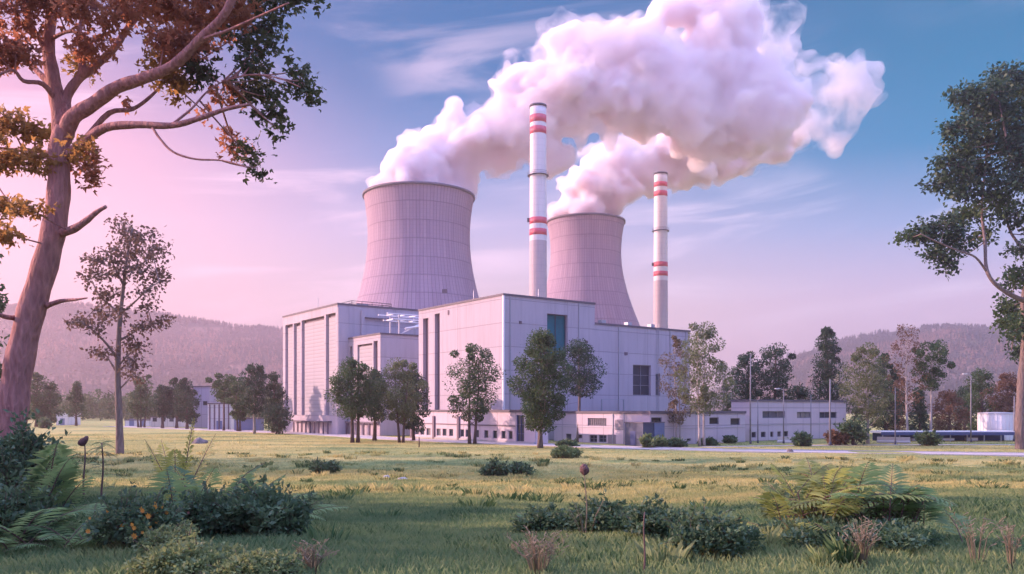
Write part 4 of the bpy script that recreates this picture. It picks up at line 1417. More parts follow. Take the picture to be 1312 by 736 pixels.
for a in range(-40, 380, 42):
    big_clumps.append((a, -34 - 8 * math.sin(a * .02), rb.uniform(-2.5, 3), 46, 30, 330, LM if a < 260 else LG))
traced_tree('maple_tree', 'huge leaning tree with golden and brown leaves framing the scene, its trunk thickest of all', gb.y, (12, 640), big_branches, big_clumps, 'bark_big', 0.19, 0.022, 6, 'maple', dens=1.2)

# --- tall thin pine behind it
pb = G(154, 582)
pine_br = [
    ([(154, 588, 0), (153, 540, 0), (151, 480, 0), (153, 420, 0), (158, 370, 0), (163, 330, 0), (170, 292, 0)], 11, 2),
    ([(151, 480, 0), (142, 465, .5), (133, 452, 1)], 3.5, 1.5), ([(152, 462, 0), (140, 445, -1), (128, 432, -2), (112, 418, -3), (100, 412, -3)], 4, 1.5), ([(154, 436, 0), (168, 428, 1), (184, 418, 2), (205, 414, 2)], 3.5, 1.4),
    ([(156, 412, 0), (145, 395, 2), (128, 380, 3), (118, 360, 3)], 3.5, 1.3), ([(157, 400, 0), (175, 385, -2), (190, 370, -3), (204, 362, -3)], 3.2, 1.2), ([(160, 370, 0), (148, 345, -1), (138, 325, -2), (128, 318, -2)], 3.2, 1.2),
    ([(162, 350, 0), (178, 340, 2), (195, 330, 3)], 2.8, 1.2), ([(152, 500, 0), (162, 490, 0), (172, 478, 1)], 2.5, 1.2), ([(151, 470, 0), (164, 455, -1), (176, 445, -2)], 2.8, 1.2), ([(153, 512, 0), (144, 504, 1), (138, 500, 1)], 1.8, .8)]
pine_cl = []
for (a, b, rx, rz_, n) in [(150, 292, 9, 12, 60), (166, 296, 16, 14, 120), (183, 300, 13, 12, 90), (160, 318, 18, 12, 140), (176, 322, 16, 12, 120), (140, 330, 16, 10, 110), (122, 336, 12, 9, 70), (196, 326, 14, 11, 100), (208, 318, 7, 8, 40), (130, 352, 20, 9, 130), (114, 358, 9, 8, 50), (152, 348, 16, 10, 110),
    (176, 346, 14, 9, 90), (198, 360, 15, 9, 100), (186, 374, 12, 7, 60), (205, 352, 8, 7, 40), (132, 378, 16, 9, 100), (150, 376, 10, 8, 60), (190, 398, 12, 6, 60), (106, 412, 18, 7, 100), (124, 420, 14, 8, 80), (94, 412, 9, 4, 40), (140, 404, 12, 8, 70), (196, 414, 18, 6, 90), (176, 420, 14, 7, 70), (208, 410, 8, 5, 30), (165, 440, 16, 7, 80), (180, 446, 8, 5, 40), (132, 452, 14, 8, 80), (168, 474, 12, 8, 70), (172, 463, 12, 6, 60), (158, 398, 12, 8, 60), (120, 398, 8, 5, 30), (176, 484, 8, 5, 30)]:
    pine_cl.append((a, b, rb.uniform(-3.0, 3.0), rx, rz_, int(n * 1.5), 'leaf_rust_dark'))
M['leaf_rust_dark'] = leafmat('leaf_dusky', (0.065, 0.045, 0.036), (0.17, 0.105, 0.075), 0.35)
traced_tree('pine_tree', 'tall thin tree with sparse tufted crown and long bare trunk, alone on the meadow', pb.y, (154, 582), pine_br, pine_cl, 'bark_mid', 0.46, 0.05, 9, dens=1.2)

# --- the tall tree at the right edge
rbse = G(1307, 576)
right_br = [
    ([(1308, 580, 0), (1307, 540, 0), (1310, 480, 0), (1314, 430, 0), (1312, 385, 0), (1322, 320, 0), (1330, 240, 0), (1326, 160, 0), (1320, 110, 0)], 14, 4),
    ([(1314, 386, 0), (1295, 378, -2), (1275, 364, -3), (1264, 345, -3), (1262, 310, -2), (1258, 270, 0), (1262, 220, 1), (1268, 170, 2)], 7, 2.4),
    ([(1264, 348, -3), (1250, 330, -4), (1230, 322, -5), (1205, 312, -5), (1180, 300, -5)], 3.4, 1.2),
    ([(1312, 400, 0), (1300, 430, -1), (1296, 450, -1)], 3, 1.2), ([(1322, 330, 0), (1296, 300, 3), (1285, 260, 4), (1270, 235, 4)], 5, 2), ([(1328, 260, 0), (1300, 220, -3), (1290, 180, -4), (1280, 130, -4)], 5, 2)]
right_cl = []
for (a, b, rx, rz_, n) in [(1290, 95, 20, 14, 130), (1270, 120, 26, 18, 220), (1305, 120, 28, 22, 240), (1236, 122, 18, 12, 110), (1250, 150, 26, 16, 220), (1290, 155, 30, 20, 260), (1232, 165, 20, 14, 150), (1265, 185, 28, 18, 250), (1305, 195, 28, 22, 250), (1228, 192, 16, 10, 90), (1222, 212, 22, 13, 150), (1250, 218, 26, 14, 210),
    (1205, 235, 20, 9, 110), (1235, 245, 20, 10, 120), (1290, 235, 26, 16, 190), (1270, 262, 22, 14, 120), (1300, 275, 24, 16, 150), (1210, 290, 26, 11, 160), (1185, 300, 20, 10, 120), (1165, 305, 12, 7, 55), (1225, 312, 20, 9, 100), (1200, 325, 18, 9, 100), (1215, 340, 14, 6, 60), (1240, 275, 22, 10, 120), (1262, 300, 16, 9, 70), (1300, 320, 16, 8, 60),
    (1306, 355, 16, 16, 130), (1296, 392, 16, 12, 120), (1306, 420, 16, 16, 140), (1290, 412, 12, 8, 70), (1310, 450, 12, 12, 90), (1325, 200, 30, 60, 300), (1330, 120, 30, 30, 200), (1340, 300, 30, 40, 200)]:
    right_cl.append((a, b, rb.uniform(-4, 4), rx, rz_, int(n * 1.7), 'leaf_dark' if rb.random() < .6 else 'leaf_mid'))
traced_tree('broadleaf_tree', 'tall dark green tree with drooping side bough, cut by the edge near the white tank', rbse.y, (1307, 576), right_br, right_cl, 'bark_mid', 0.60, 0.05, 21, dens=2.3)

# --- rows of middle-distance trees
gen = gen_tree
TW = 'trees along the plant frontage'
FW = 'hazy trees on the far meadow edge'
RW = 'trees around the yard'
gen('broadleaf_tree', 'hazy round tree just past the leaning trunk, on the far meadow edge', 47, 0, 477, 40, 538, 'leaf_mid', n_clump=18, n_leaf=1500, trunk_px=4, seed=1, group=FW, base_py=547)
gen('broadleaf_tree', 'hazy tree with a pale thin stem, second from the leaning trunk', 64, 0, 488, 30, 540, 'leaf_mid', n_clump=16, n_leaf=1100, trunk_px=3, seed=2, group=FW, base_py=547)
gen('conifer_tree', 'small narrow hazy tree standing alone next to the white hut', 98, 0, 489, 27, 534, 'leaf_mid', n_clump=18, n_leaf=1100, trunk_px=3, seed=3, group=FW, base_py=546, shape='cone')
gen('broadleaf_tree', 'hazy tree on three thin stems nearest the tall thin tree', 181, 0, 481, 34, 536, 'leaf_mid', n_clump=20, n_leaf=1500, trunk_px=3, trunks=3, seed=4, group=FW, base_py=548)
gen('broadleaf_tree', 'dark hazy tree in the trio before the lilac tower, farthest from it', 208, 0, 493, 28, 535, 'leaf_dark', n_clump=16, n_leaf=1300, trunk_px=4, seed=5, group=FW, base_py=549)
gen('broadleaf_tree', 'tallest dark hazy tree in the trio before the lilac tower', 226, 0, 484, 30, 536, 'leaf_dark', n_clump=18, n_leaf=1400, trunk_px=4, seed=6, group=FW, base_py=549)
gen('broadleaf_tree', 'dark hazy tree in the trio before the lilac tower, touching it', 240, 0, 484, 30, 542, 'leaf_dark', n_clump=18, n_leaf=1500, trunk_px=4, seed=7, group=FW, base_py=550)
gen('pine_tree', 'flat-topped tree with bare stem before the pillared shed', 287, 0, 479, 36, 515, 'leaf_mid', n_clump=16, n_leaf=1300, trunk_px=3, seed=8, group=FW, base_py=552, shape='flat')
gen('broadleaf_tree', 'bushy tree between the pillared shed and the blue container', 306, 0, 488, 28, 540, 'leaf_mid', n_clump=18, n_leaf=1500, trunk_px=3.5, trunks=2, seed=9, group=FW, base_py=553)
gen('broadleaf_tree', 'tallest tree beside the ribbed hall, pale stem before the blue container', 326, 0, 465, 42, 532, 'leaf_dark', 'bark_pale', n_clump=24, n_leaf=2400, trunk_px=3.5, seed=10, group=FW, base_py=556)
gen('broadleaf_tree', 'dark tree touching the sunlit edge of the ribbed hall', 350, 0, 477, 30, 545, 'leaf_dark', n_clump=20, n_leaf=1700, trunk_px=4, seed=11, group=FW, base_py=555)
gen('shrub', 'low dark leafy shrub at the foot of the ribbed hall', 356, 0, 518, 34, 554, 'leaf_dark', n_clump=14, n_leaf=1000, trunk_px=3, seed=12, base_py=556.5, cat='shrub', trunks=2)
gen('broadleaf_tree', 'wide forked tree before the corner of the ribbed hall', 455, 0, 459, 66, 535, 'leaf_mid', n_clump=34, n_leaf=4200, trunk_px=6, trunks=2, seed=13, group=TW, base_py=567.5)
gen('broadleaf_tree', 'dark tree between the forked tree and the yellowish one', 480, 0, 474, 42, 540, 'leaf_dark', n_clump=22, n_leaf=2600, trunk_px=5, seed=14, group=TW, base_py=565)
gen('broadleaf_tree', 'yellowish-topped tree before the middle block', 514, 0, 459, 52, 542, 'leaf_pale', n_clump=26, n_leaf=2800, trunk_px=4.5, trunks=2, seed=15, group=TW, base_py=567.5)
gen('broadleaf_tree', 'dark full tree at the near end of the annex, touching the tall hall', 530, 0, 474, 40, 552, 'leaf_dark', n_clump=22, n_leaf=2400, trunk_px=4, seed=16, group=TW, base_py=565)
gen('broadleaf_tree', 'airy tree on two stems alone before the sunlit hall face', 605, 0, 441, 66, 540, 'leaf_mid', 'bark', n_clump=32, n_leaf=3200, trunk_px=5, trunks=2, seed=17, group=TW, base_py=569, clump_scale=.9)
gen('broadleaf_tree', 'dense olive tree covering the lower part of the teal window', 692, 0, 422, 68, 552, 'leaf_mid', 'bark_mid', n_clump=46, n_leaf=6200, trunk_px=6.5, seed=18, group=TW, base_py=574)
gen('broadleaf_tree', 'smaller dark tree rising behind the annex roof beside the dense olive one', 741, 139.5, 433, 62, 508, 'leaf_dark', 'bark_mid', n_clump=24, n_leaf=2400, trunk_px=5, seed=19, group=TW)
gen('sapling', 'slender airy sapling with reddish tint before the narrow window of the turbine hall', 869, 0, 428, 46, 545, 'leaf_blush', 'bark_pale', n_clump=22, n_leaf=1000, trunk_px=3.2, trunks=2, seed=20, group=TW, base_py=570.5, clump_scale=.8)
gen('birch_tree', 'tall birch with white stems before the low office', 899, 0, 412, 62, 532, 'leaf_pale', 'bark_pale', n_clump=30, n_leaf=2300, trunk_px=4.4, trunks=2, seed=21, group=TW, base_py=572, clump_scale=.85)
gen('sapling', 'thin leafy sapling touching the birch, before the end of the turbine hall', 928, 150, 462, 40, 540, 'leaf_pale', 'bark_pale', n_clump=16, n_leaf=800, trunk_px=3, seed=22, group=TW)
gen('broadleaf_tree', 'round dark tree behind the workshop roof, nearest the birch', 956, 178, 451, 50, 530, 'leaf_dark', n_clump=24, n_leaf=2300, trunk_px=5, seed=23, group=RW)
gen('broadleaf_tree', 'dark tree behind the middle of the workshop roof', 991, 180, 440, 48, 530, 'leaf_dark', n_clump=24, n_leaf=2300, trunk_px=5, seed=24, group=RW, shape='oval')
gen('broadleaf_tree', 'low dark tree behind the workshop between two taller crowns', 1022, 184, 492, 44, 540, 'leaf_dark', n_clump=16, n_leaf=1400, trunk_px=5, seed=25, group=RW)
gen('conifer_tree', 'tallest dark tree with pointed top behind the workshop end', 1062, 176, 418, 62, 540, 'leaf_dark', n_clump=34, n_leaf=3600, trunk_px=6, seed=26, group=RW, shape='cone')
gen('broadleaf_tree', 'pale yellowish tree over the workshop end with slim pale stem', 1112, 0, 440, 62, 545, 'leaf_pale', 'bark_pale', n_clump=30, n_leaf=2500, trunk_px=4.4, seed=27, group=RW, base_py=569)
gen('broadleaf_tree', 'dark bushy tree behind the pale yellowish one', 1135, 160, 452, 44, 556, 'leaf_dark', n_clump=28, n_leaf=2700, trunk_px=5, seed=28, group=RW)
gen('bare_tree', 'nearly bare reddish tree with wispy top above the long canopy', 1163, 150, 412, 46, 520, 'leaf_rust', 'bark_pale', n_clump=22, n_leaf=620, trunk_px=3.4, seed=29, group=RW, clump_scale=.85)
gen('pine_tree', 'umbrella-topped pine with tall bare stem above the long canopy', 1193, 150, 436, 48, 500, 'leaf_mid', 'bark_pale', n_clump=20, n_leaf=1900, trunk_px=3.6, seed=30, group=RW, shape='flat')
gen('conifer_tree', 'dark pointed conifer low behind the long canopy', 1178, 165, 497, 32, 563, 'leaf_dark', n_clump=22, n_leaf=1600, trunk_px=4, seed=31, group=RW, shape='cone')
gen('broadleaf_tree', 'rusty brown bushy tree behind the canopy, next to the pointed conifer', 1216, 170, 500, 52, 566, 'leaf_rust', n_clump=24, n_leaf=2200, trunk_px=4, seed=32, group=RW)
gen('broadleaf_tree', 'green tree behind the white tank', 1258, 178, 472, 50, 560, 'leaf_mid', n_clump=26, n_leaf=2400, trunk_px=5, seed=33, group=RW)
gen('broadleaf_tree', 'russet tree between the white tank and the tallest trunk', 1292, 172, 476, 46, 560, 'leaf_rust', n_clump=24, n_leaf=2200, trunk_px=5, seed=34, group=RW)
gen('broadleaf_tree', 'distant dark tree just above the canopy lamp post', 1236, 215, 494, 34, 545, 'leaf_dark', n_clump=16, n_leaf=1100, trunk_px=4, seed=35, group=RW)
gen('broadleaf_tree', 'rusty low tree behind the workshop corner and pale yellowish tree', 1150, 185, 478, 40, 560, 'leaf_rust', n_clump=20, n_leaf=1500, trunk_px=4, seed=36, group=RW)

# trees standing past the left edge of the view: their shade falls across the meadow
for i, (x, y, h, wd) in enumerate([(-44, 36, 13, 12), (-38, 29, 13, 12), (-54, 32, 16, 13), (-61, 88, 27, 13), (-75, 91, 34, 14), (-70, 81, 33, 14), (-92, 96, 42, 16), (-104, 101, 44, 16), (-36, 22, 13, 12)]):
    k_ = y / F
    pxx = x / k_ + CX
    gen('broadleaf_tree', 'tall meadow tree past the edge of the view, %s in its row' % ('first', 'second', 'third', 'fourth', 'fifth', 'sixth', 'seventh', 'eighth', 'ninth', 'tenth')[i], pxx, y, HY - (h - EYE + zg(x, y)) / k_, wd / k_, HY - (h * .14 - EYE + zg(x, y)) / k_,
        'leaf_mid', n_clump=26, n_leaf=2600, L=.62, trunk_px=.7 / k_, seed=50 + i, group='trees past the edge of the view')

rngt = np.random.default_rng(99); rt2 = random.Random(99)
Vt, Tt = [], []
for i in range(150):
    yy = rt2.uniform(395, 520); xx = rt2.uniform(-.60, -.17) * yy
    hh = rt2.uniform(8, 17); ww = hh * rt2.uniform(.22, .36)
    for q in range(7):
        cc = (xx + rt2.gauss(0, .4) * ww, yy + rt2.gauss(0, .4) * ww, hh * (.18 + .72 * q / 6))
        rr_ = ww * (1.15 - .75 * q / 6) * rt2.uniform(.7, 1.1)
        p, d = clump_points(cc, rr_, rr_, hh * .11, 34, rngt)
        v, t_ = leaves_np(p, rngt, 1.3, .9, .3, d)
        Vt.append(v); Tt.append(t_)
put(new_obj('distant_wood', np_mesh('distant_wood', np.concatenate(Vt), 4, np.concatenate(Tt)), M['leaf_mid']), label='hazy belt of trees at the foot of the far hill', kind='stuff')

# ------------------------------------------------------------------ far small buildings (left) and yard things (right)
def simple_house(name, label, px0, px1, top, bot, Y, depth, wall, roof='roof', cat='building', doors=0, pillars=0, windows=0):
    k = Y / F
    xa, xb = (px0 - CX) * k, (px1 - CX) * k
    h = EYE + (HY - top) * k
    root = empty(name, ((xa + xb) / 2, Y, 0), 0, label, cat)
    hw = (xb - xa) / 2
    MB().box(-hw, hw, 0, depth, -.2, h).build('wall', M[wall], root)
    MB().box(-hw - .15, hw + .15, -.15, depth + .15, h, h + .3).build('roof', M[roof], root)
    for i in range(pillars):
        x = -hw + 2 * hw * (i + .5) / pillars
        MB().box(x - .16, x + .16, -.35, 0.0, 0, h - .1).build('pillar', M['slot'], root)
    for i in range(doors):
        x = -hw + 2 * hw * (i + .6) / (doors + .2)
        MB().box(x - .8, x + .8, -.06, 0.02, 0, 2.4).build('door', M['blue_pale'], root)
    for i in range(windows):
        x = -hw + 2 * hw * (i + .5) / windows
        f = MB().box(x - .7, x + .7, -.07, .01, h * .55, h * .55 + 1.3).build('window', M['frame'], root)
        MB().box(x - .58, x + .58, -.085, -.071, h * .55 + .1, h * .55 + 1.2).build('pane', M['pane'], f)
    return root


simple_house('white_hut', 'small white hut in the haze beside the lone narrow tree', 72, 88, 529, 546, 290, 8, 'white_shed', doors=1)
simple_house('lilac_tower', 'tall plain lilac block among the hazy trees', 248, 268, 496, 548, 250, 10, 'lilac_wall', windows=2)
simple_house('pillared_shed', 'white shed with dark pillars before the ribbed hall', 266, 296, 518, 551, 226, 9, 'white_shed', pillars=5, doors=1)
simple_house('white_shed', 'low white shed behind the three dark hazy trees', 193, 236, 535, 548, 262, 8, 'white_shed', windows=4)
simple_house('site_container', 'blue site container at the foot of the tallest hazy tree', 300, 334, 537, 552, 216, 3, 'blue_pale', doors=1)
simple_house('storage_shed', 'long low pale shed between the tall thin trunk and the dark trio', 160, 192, 539, 547, 275, 8, 'white_shed', doors=2)

# white storage tank
k_ = 150 / F
tank = empty('storage_tank', ((1276.5 - CX) * k_, 150, 0), 0, 'squat white cylindrical tank beyond the blue canopy', 'tank')
rt, ht = 20.5 * k_, EYE + (HY - 529) * k_
MB().lathe([(rt, -.2), (rt, ht)], 48).build('shell', M['white_paint'], tank)
MB().lathe([(rt + .08, ht - .25), (rt + .08, ht), (rt * .5, ht + .08), (0.01, ht + .12)], 48).build('lid', M['kerb'], tank)
mb = MB()
for j in range(24):
    a = 2 * PI * j / 24
    mb.box(math.cos(a) * (rt + .03) - .05, math.cos(a) * (rt + .03) + .05, math.sin(a) * (rt + .03) - .05, math.sin(a) * (rt + .03) + .05, 0, ht - .3)
mb.build('rib', M['white_paint'], tank)

# long blue canopy
can = empty('yard_canopy', P(1128, HY, 143).to_3d() * 1.0, 0, 'long low blue canopy on posts in the yard before the white tank', 'canopy')
can.location.z = 0
k_ = 143 / F
cl_ = (1300 - 1128) * k_
zc = EYE + (HY - 553.5) * k_
MB().box(-.4, cl_ + .4, -1.2, 3.2, zc - .22, zc + .12).build('roof', M['white_paint'], can)
MB().box(-.42, cl_ + .42, -1.24, -1.2, zc - .55, zc - .02).build('fascia', M['blue_paint'], can)
MB().box(0, cl_, 3.0, 3.15, 0, zc - .23).build('back_wall', M['blue_paint'], can)
for i in range(9):
    x = cl_ * i / 8
    MB().box(x - .07, x + .07, -1.0, -.86, -.1, zc - .23).build('post', M['steel'], can)
for i, (a, b_, t_, lab) in enumerate([(1137, 1151, 561, 'white crate under the open end of the blue canopy'), (1168, 1180, 562.5, 'low white crate beside the round bush under the canopy'), (1205, 1222, 562, 'long pale crate under the middle of the blue canopy'), (1240, 1252, 561.5, 'pale crate at the foot of the canopy lamp post')]):
    xa, xb = (a - CX) * k_, (b_ - CX) * k_
    c = empty('crate', ((xa + xb) / 2, 143.4, 0), 0, lab, 'crate', 'pale crates under the canopy')
    hh = EYE + (HY - t_) * k_
    hw = (xb - xa) / 2
    MB().box(-hw, hw, -.6, .6, .12, hh).build('body', M['white_paint'], c)
    MB().box(-hw - .04, hw + .04, -.64, .64, hh, hh + .07).build('lid', M['kerb'], c)
    MB().box(-hw, hw, -.55, .55, -.02, .12).build('pallet_base', M['stalk'], c)
# pipes stacked at the end of the yard
mb = MB()
for i in range(5):
    pass
# low concrete barriers
for i, (a, b_, lab) in enumerate([(997, 1030, 'low concrete barrier along the shaded workshop wall'), (1124, 1166, 'long low concrete barrier before the blue canopy')]):
    g0, g1 = G(a, 567.5), G(b_, 568.5)
    c = empty('concrete_barrier', g0, math.atan2(g1.y - g0.y, g1.x - g0.x), lab, 'barrier', 'low concrete barriers')
    l_ = (g1 - g0).length
    mb = MB()
    prof = [(-.4, 0), (-.4, .25), (-.18, .45), (-.12, 1.0), (.12, 1.0), (.18, .45), (.4, .25), (.4, 0)]
    for q in range(len(prof) - 1):
        (y0, z0), (y1, z1) = prof[q], prof[q + 1]
        mb.quad((0, y0, z0), (l_, y0, z0), (l_, y1, z1), (0, y1, z1))
    i0 = len(mb.v)
    for xx in (0, l_):
        b0 = len(mb.v); mb.v += [(xx, y, z) for y, z in prof]; mb.f.append(tuple(range(b0, b0 + 8))); mb.uv.append([(0, 0)] * 8); mb.sm.append(False)
    mb.build('barrier_block', M['kerb'], c)

def lamp_post(px, base_py, top_py, label, arm=1, w_=2.0, head=True):
    g = G(px, base_py)
    k = g.y / F
    H = EYE + (HY - top_py) * k - g.z
    root = empty('lamp_post', g, 0, label, 'lamp post', 'slim lamp posts in the yard')
    r = w_ * k / 2
    MB().tube([(0, 0, -.2), (0, 0, H * .5), (0, 0, H)], [r, r * .85, r * .6], 10).build('pole', M['pole_grey'], root)
    MB().tube([(0, 0, -.1), (0, 0, .5)], [r * 1.7, r * 1.5], 10).build('base', M['dark_steel'], root)
    if head:
        MB().tube([(0, 0, H - .05), (arm * .5, -.1, H + .2), (arm * 1.1, -.15, H + .22)], [.06, .05, .05], 6).build('arm', M['steel'], root)
        MB().box(arm * 1.1 - .35, arm * 1.1 + .35, -.3, 0.0, H + .14, H + .3).build('lamp_head', M['white_paint'], root)
    return root


lamp_post(961.5, 569, 455, 'tallest slim post, at the sunlit corner of the workshop', 1, 1.9, False)
lamp_post(971, 568, 513, 'short pale post nearest the sunlit corner of the workshop', 1, 1.6, False)
lamp_post(1004, 568.5, 500, 'slim post before the first slit window of the workshop', -1, 1.7)
lamp_post(1039, 567, 506, 'thin leaning-looking post between the second and third slit windows', 1, 1.4, False)
lamp_post(1063.5, 571, 486, 'thick post before the third slit window of the workshop', 1, 2.6, False)
lamp_post(1147, 570, 497, 'slim post at the open end of the blue canopy', 1, 1.6, False)
lamp_post(1244, 567, 481, 'slim lamp post with an arm behind the middle of the blue canopy', -1, 1.7)
lamp_post(1299.5, 566, 508, 'grey post beside the white tank', -1, 2.0, False)

# short posts in the meadow
def stake(px, base, top, label, wpx=1.6):
    g = G(px, base); k = g.y / F
    h = (base - top) * k
    o = MB().tube([(0, 0, -.2), (.01, 0, h * .6), (0, 0, h)], [wpx * k / 2, wpx * k / 2, wpx * k / 2.3], 7).build('marker_post', M['stalk'])
    o.location = g
    put(o, label, 'post')


stake(537, 573.5, 560.5, 'short dark post alone in the meadow before the annex')


def rock(px, py, w_px, h_px, label, mt='stone', seed=0, name='rock'):
    g = G(px, py); k = g.y / F
    bm = bmesh.new()
    bmesh.ops.create_icosphere(bm, subdivisions=3, radius=1.0)
    for v in bm.verts:
        n_ = 1 + .3 * mnoise.fractal(v.co * 1.4 + Vector((seed, 0, 0)), 1.0, 2.0, 4)
        v.co = Vector((v.co.x * n_ * w_px * k / 2, v.co.y * n_ * w_px * k / 2.4, max(v.co.z, -.25) * n_ * h_px * k))
    me = bpy.data.meshes.new(name); bm.to_mesh(me); bm.free()
    o = new_obj(name, me, M[mt]); o.location = g
    put(o, label, 'rock', 'rocks in the meadow')


rock(255, 568.5, 20, 6.5, 'dark humped rock in the meadow right of the thin trunk', 'stone', 1)
rock(1012, 579.5, 8, 5.0, 'small dark rock at the edge of the road', 'stone', 2)
rock(516, 616, 14, 4.5, 'pale broken rock in the shaded strip of meadow', 'pale_stone', 3)
rock(495, 613, 9, 4, 'smaller pale rock beside the broken one', 'pale_stone', 5)
rock(82, 694, 30, 8, 'dull rock half hidden under the ferns', 'stone', 7)

# meadow bushes
bush('bush', 'round light bush near the road before the low office', 724, 586.5, 36, 13, 'bush_light', 900, seed=1, group='meadow bushes')
bush('bush', 'dark bush in the meadow middle, the wider of two touching', 634, 609.5, 32, 15, 'bush', 900, seed=2, group='meadow bushes')
bush('bush', 'smaller dark bush touching the wide one in the meadow middle', 663, 609.5, 36, 14, 'bush', 800, seed=3, group='meadow bushes')
bush('bush', 'dark bush in the meadow below the ribbed hall', 415, 607, 34, 14, 'bush', 900, seed=4, group='meadow bushes')
bush('bush', 'tiny dark bush beyond the meadow under the far hut', 57, 549, 9, 9, 'bush', 300, seed=41, group='meadow bushes')
bush('shrub', 'dark clipped shrub at the end wall of the annex', 726, 572, 26, 5, 'bush', 500, seed=5, cat='shrub')
bush('shrub', 'yellowish shrub at the foot of the utility box', 830, 574, 14, 12, 'bush_light', 400, seed=6, cat='shrub')
bush('shrub', 'round shrub at the shaded wall just past the utility box', 846, 573.5, 13, 9, 'bush_light', 400, seed=7, cat='shrub')
bush('shrub', 'leafy shrub at the foot of the reddish sapling', 866, 573, 15, 8, 'bush', 350, seed=8, cat='shrub')
bush('shrub', 'low dark shrub under the small office window', 935, 568.5, 10, 6, 'bush', 350, seed=9, cat='shrub')
bush('shrub', 'low dark shrub under the birch stems', 908, 571, 20, 6, 'bush', 350, seed=10, cat='shrub')
bush('shrub', 'green shrub at the near end of the concrete barrier by the workshop', 1028, 572, 18, 13, 'bush', 450, seed=11, cat='shrub')
bush('shrub', 'rusty shrub beside the thick post', 1073, 570.5, 22, 15, 'leaf_rust', 500, seed=12, cat='shrub')
bush('shrub', 'tall dark shrub at the shaded end of the workshop', 1094, 570.5, 28, 30, 'bush', 900, seed=13, cat='shrub')
bush('shrub', 'round dark shrub before the blue canopy', 1187, 571.5, 20, 15, 'bush', 500, seed=14, cat='shrub')

# ------------------------------------------------------------------ foreground plants
bush('bush', 'large dark bush wrapped round the base of the leaning trunk', 20, 655, 130, 105, 'bush', 5200, .17, seed=20)
bush('bush', 'dark bush low in the corner under the ferns', 10, 700, 120, 80, 'bush', 4200, .13, seed=21)
fern('fern', 'tall arching fern with toothed fronds beside the leaning trunk', 46, 690, 6, 128, 'fern', (1.1, 1.45), 1, az=(-.6, 1.2), spread=.05, droop=(.2, .45), pw=.2, pairs=30)
fern('fern', 'broad low fern in the dark corner', 25, 705, 9, 95, 'fern', (.5, 1.1), 2)
fern('fern', 'blue green fern at the edge of the grass under the tall arching fern', 92, 705, 8, 70, 'fern', (.5, 1.2), 3)
fern('fern', 'dense fern bank behind the flowering bush', 100, 680, 8, 46, 'fern', (.4, 1.0), 4)

def stalk_plant(label, px, base, top, kind, seed, lean=0.0, name='stalk_plant', cat='plant', mt='stalk'):
    g = G(px, base); k = g.y / F
    r2 = random.Random(seed)
    h = (base - top) * k
    root = empty(name, g, 0, label, cat)
    pts = [Vector((lean * h * t + .03 * math.sin(t * 6 + seed) * h * .5, 0, h * t - .05)) for t in [i / 8 for i in range(9)]]
    MB().tube(pts, [(.034 if kind in ('bud', 'umbel') else .018) * (1 - .06 * i) for i in range(9)], 6).build('stem', M[mt], root)
    tip = pts[-1]
    if kind == 'umbel':
        mid, V, T = MB(), [], []
        for i in range(11):
            frond(V, T, mid, tip + Vector((0, 0, -.12 * (i % 3))), i * 2.4, h * .25, r2.uniform(-.1, .7), .55, r2, 12, .22, .4, r2.uniform(.1, .6))
        for i in range(7):
            t = r2.uniform(.3, .75)
            frond(V, T, mid, pts[int(t * 8)], i * 2.4 + 1, h * .3, r2.uniform(.1, .6), .4, r2, 10, .2, .3, r2.uniform(.1, .6))
        mid.build('rib', M['stalk'], root)
        new_obj('fronds', np_mesh('fronds', V, 4, T), M['fern'], root)
    elif kind == 'bud':
        bm = bmesh.new(); bmesh.ops.create_icosphere(bm, subdivisions=2, radius=1)
        for v in bm.verts: v.co = Vector((v.co.x * .19 + v.co.z * .05, v.co.y * .08, v.co.z * .12 + .05 + abs(v.co.x) * .05))
        me = bpy.data.meshes.new('bud'); bm.to_mesh(me); bm.free()
        o = new_obj('bud', me, M['head'], root); o.location = tip; o.rotation_euler = (0, -.5, 0)
        mid, V, T = MB(), [], []
        for i, (a, s) in enumerate(((PI, .55), (0.2, .5), (2.2, .4), (-1.8, .45))):
            frond(V, T, mid, pts[6 - i % 2], a, h * s * .75, .75, .75, r2, 13, .16, .4, .3)
        mid.build('rib', M['stalk'], root)
        new_obj('fronds', np_mesh('fronds', V, 4, T), M['fern'], root)
    elif kind == 'seed':
        bm = bmesh.new(); bmesh.ops.create_icosphere(bm, subdivisions=3, radius=.10)
        for v in bm.verts: v.co *= 1 + .28 * mnoise.noise(v.co * 26)
        me = bpy.data.meshes.new('seed_head'); bm.to_mesh(me); bm.free()
        o = new_obj('seed_head', me, M['head'], root); o.location = tip + Vector((0, 0, .08)); o.scale = (.9, .9, 1.15)
        mb = MB()
        for i in range(6):
            b = pts[1]; a = r2.uniform(0, 2 * PI)
            mb.tube([Vector((math.cos(a) * .08, math.sin(a) * .08, 0)), Vector((math.cos(a) * .2, math.sin(a) * .2, h * r2.uniform(.2, .4))), Vector((math.cos(a) * .38, math.sin(a) * .3, h * r2.uniform(.3, .62)))], [.011, .009, .004], 4, False)
        mb.build('side_stalk', M['dry'], root)
    return root


stalk_plant('thin stalk with a single drooping dark bud beside the umbrella-headed plant', 108, 642, 566, 'bud', 3)
stalk_plant('dark plant with umbrella-like crown of drooping leaves on a straight stem', 131, 645, 566, 'umbel', 4)
stalk_plant('dry crooked stalk topped by a round brown seed head', 751, 690, 604, 'seed', 5, -.01, mt='dry')
stalk_plant('bare upright brown stick in the near grass', 824, 742, 652, 'stick', 6, .03)
stalk_plant('thin bare stalk in the middle of the yellow green shrub', 1074, 690, 614, 'stick', 7, 0, mt='dry')

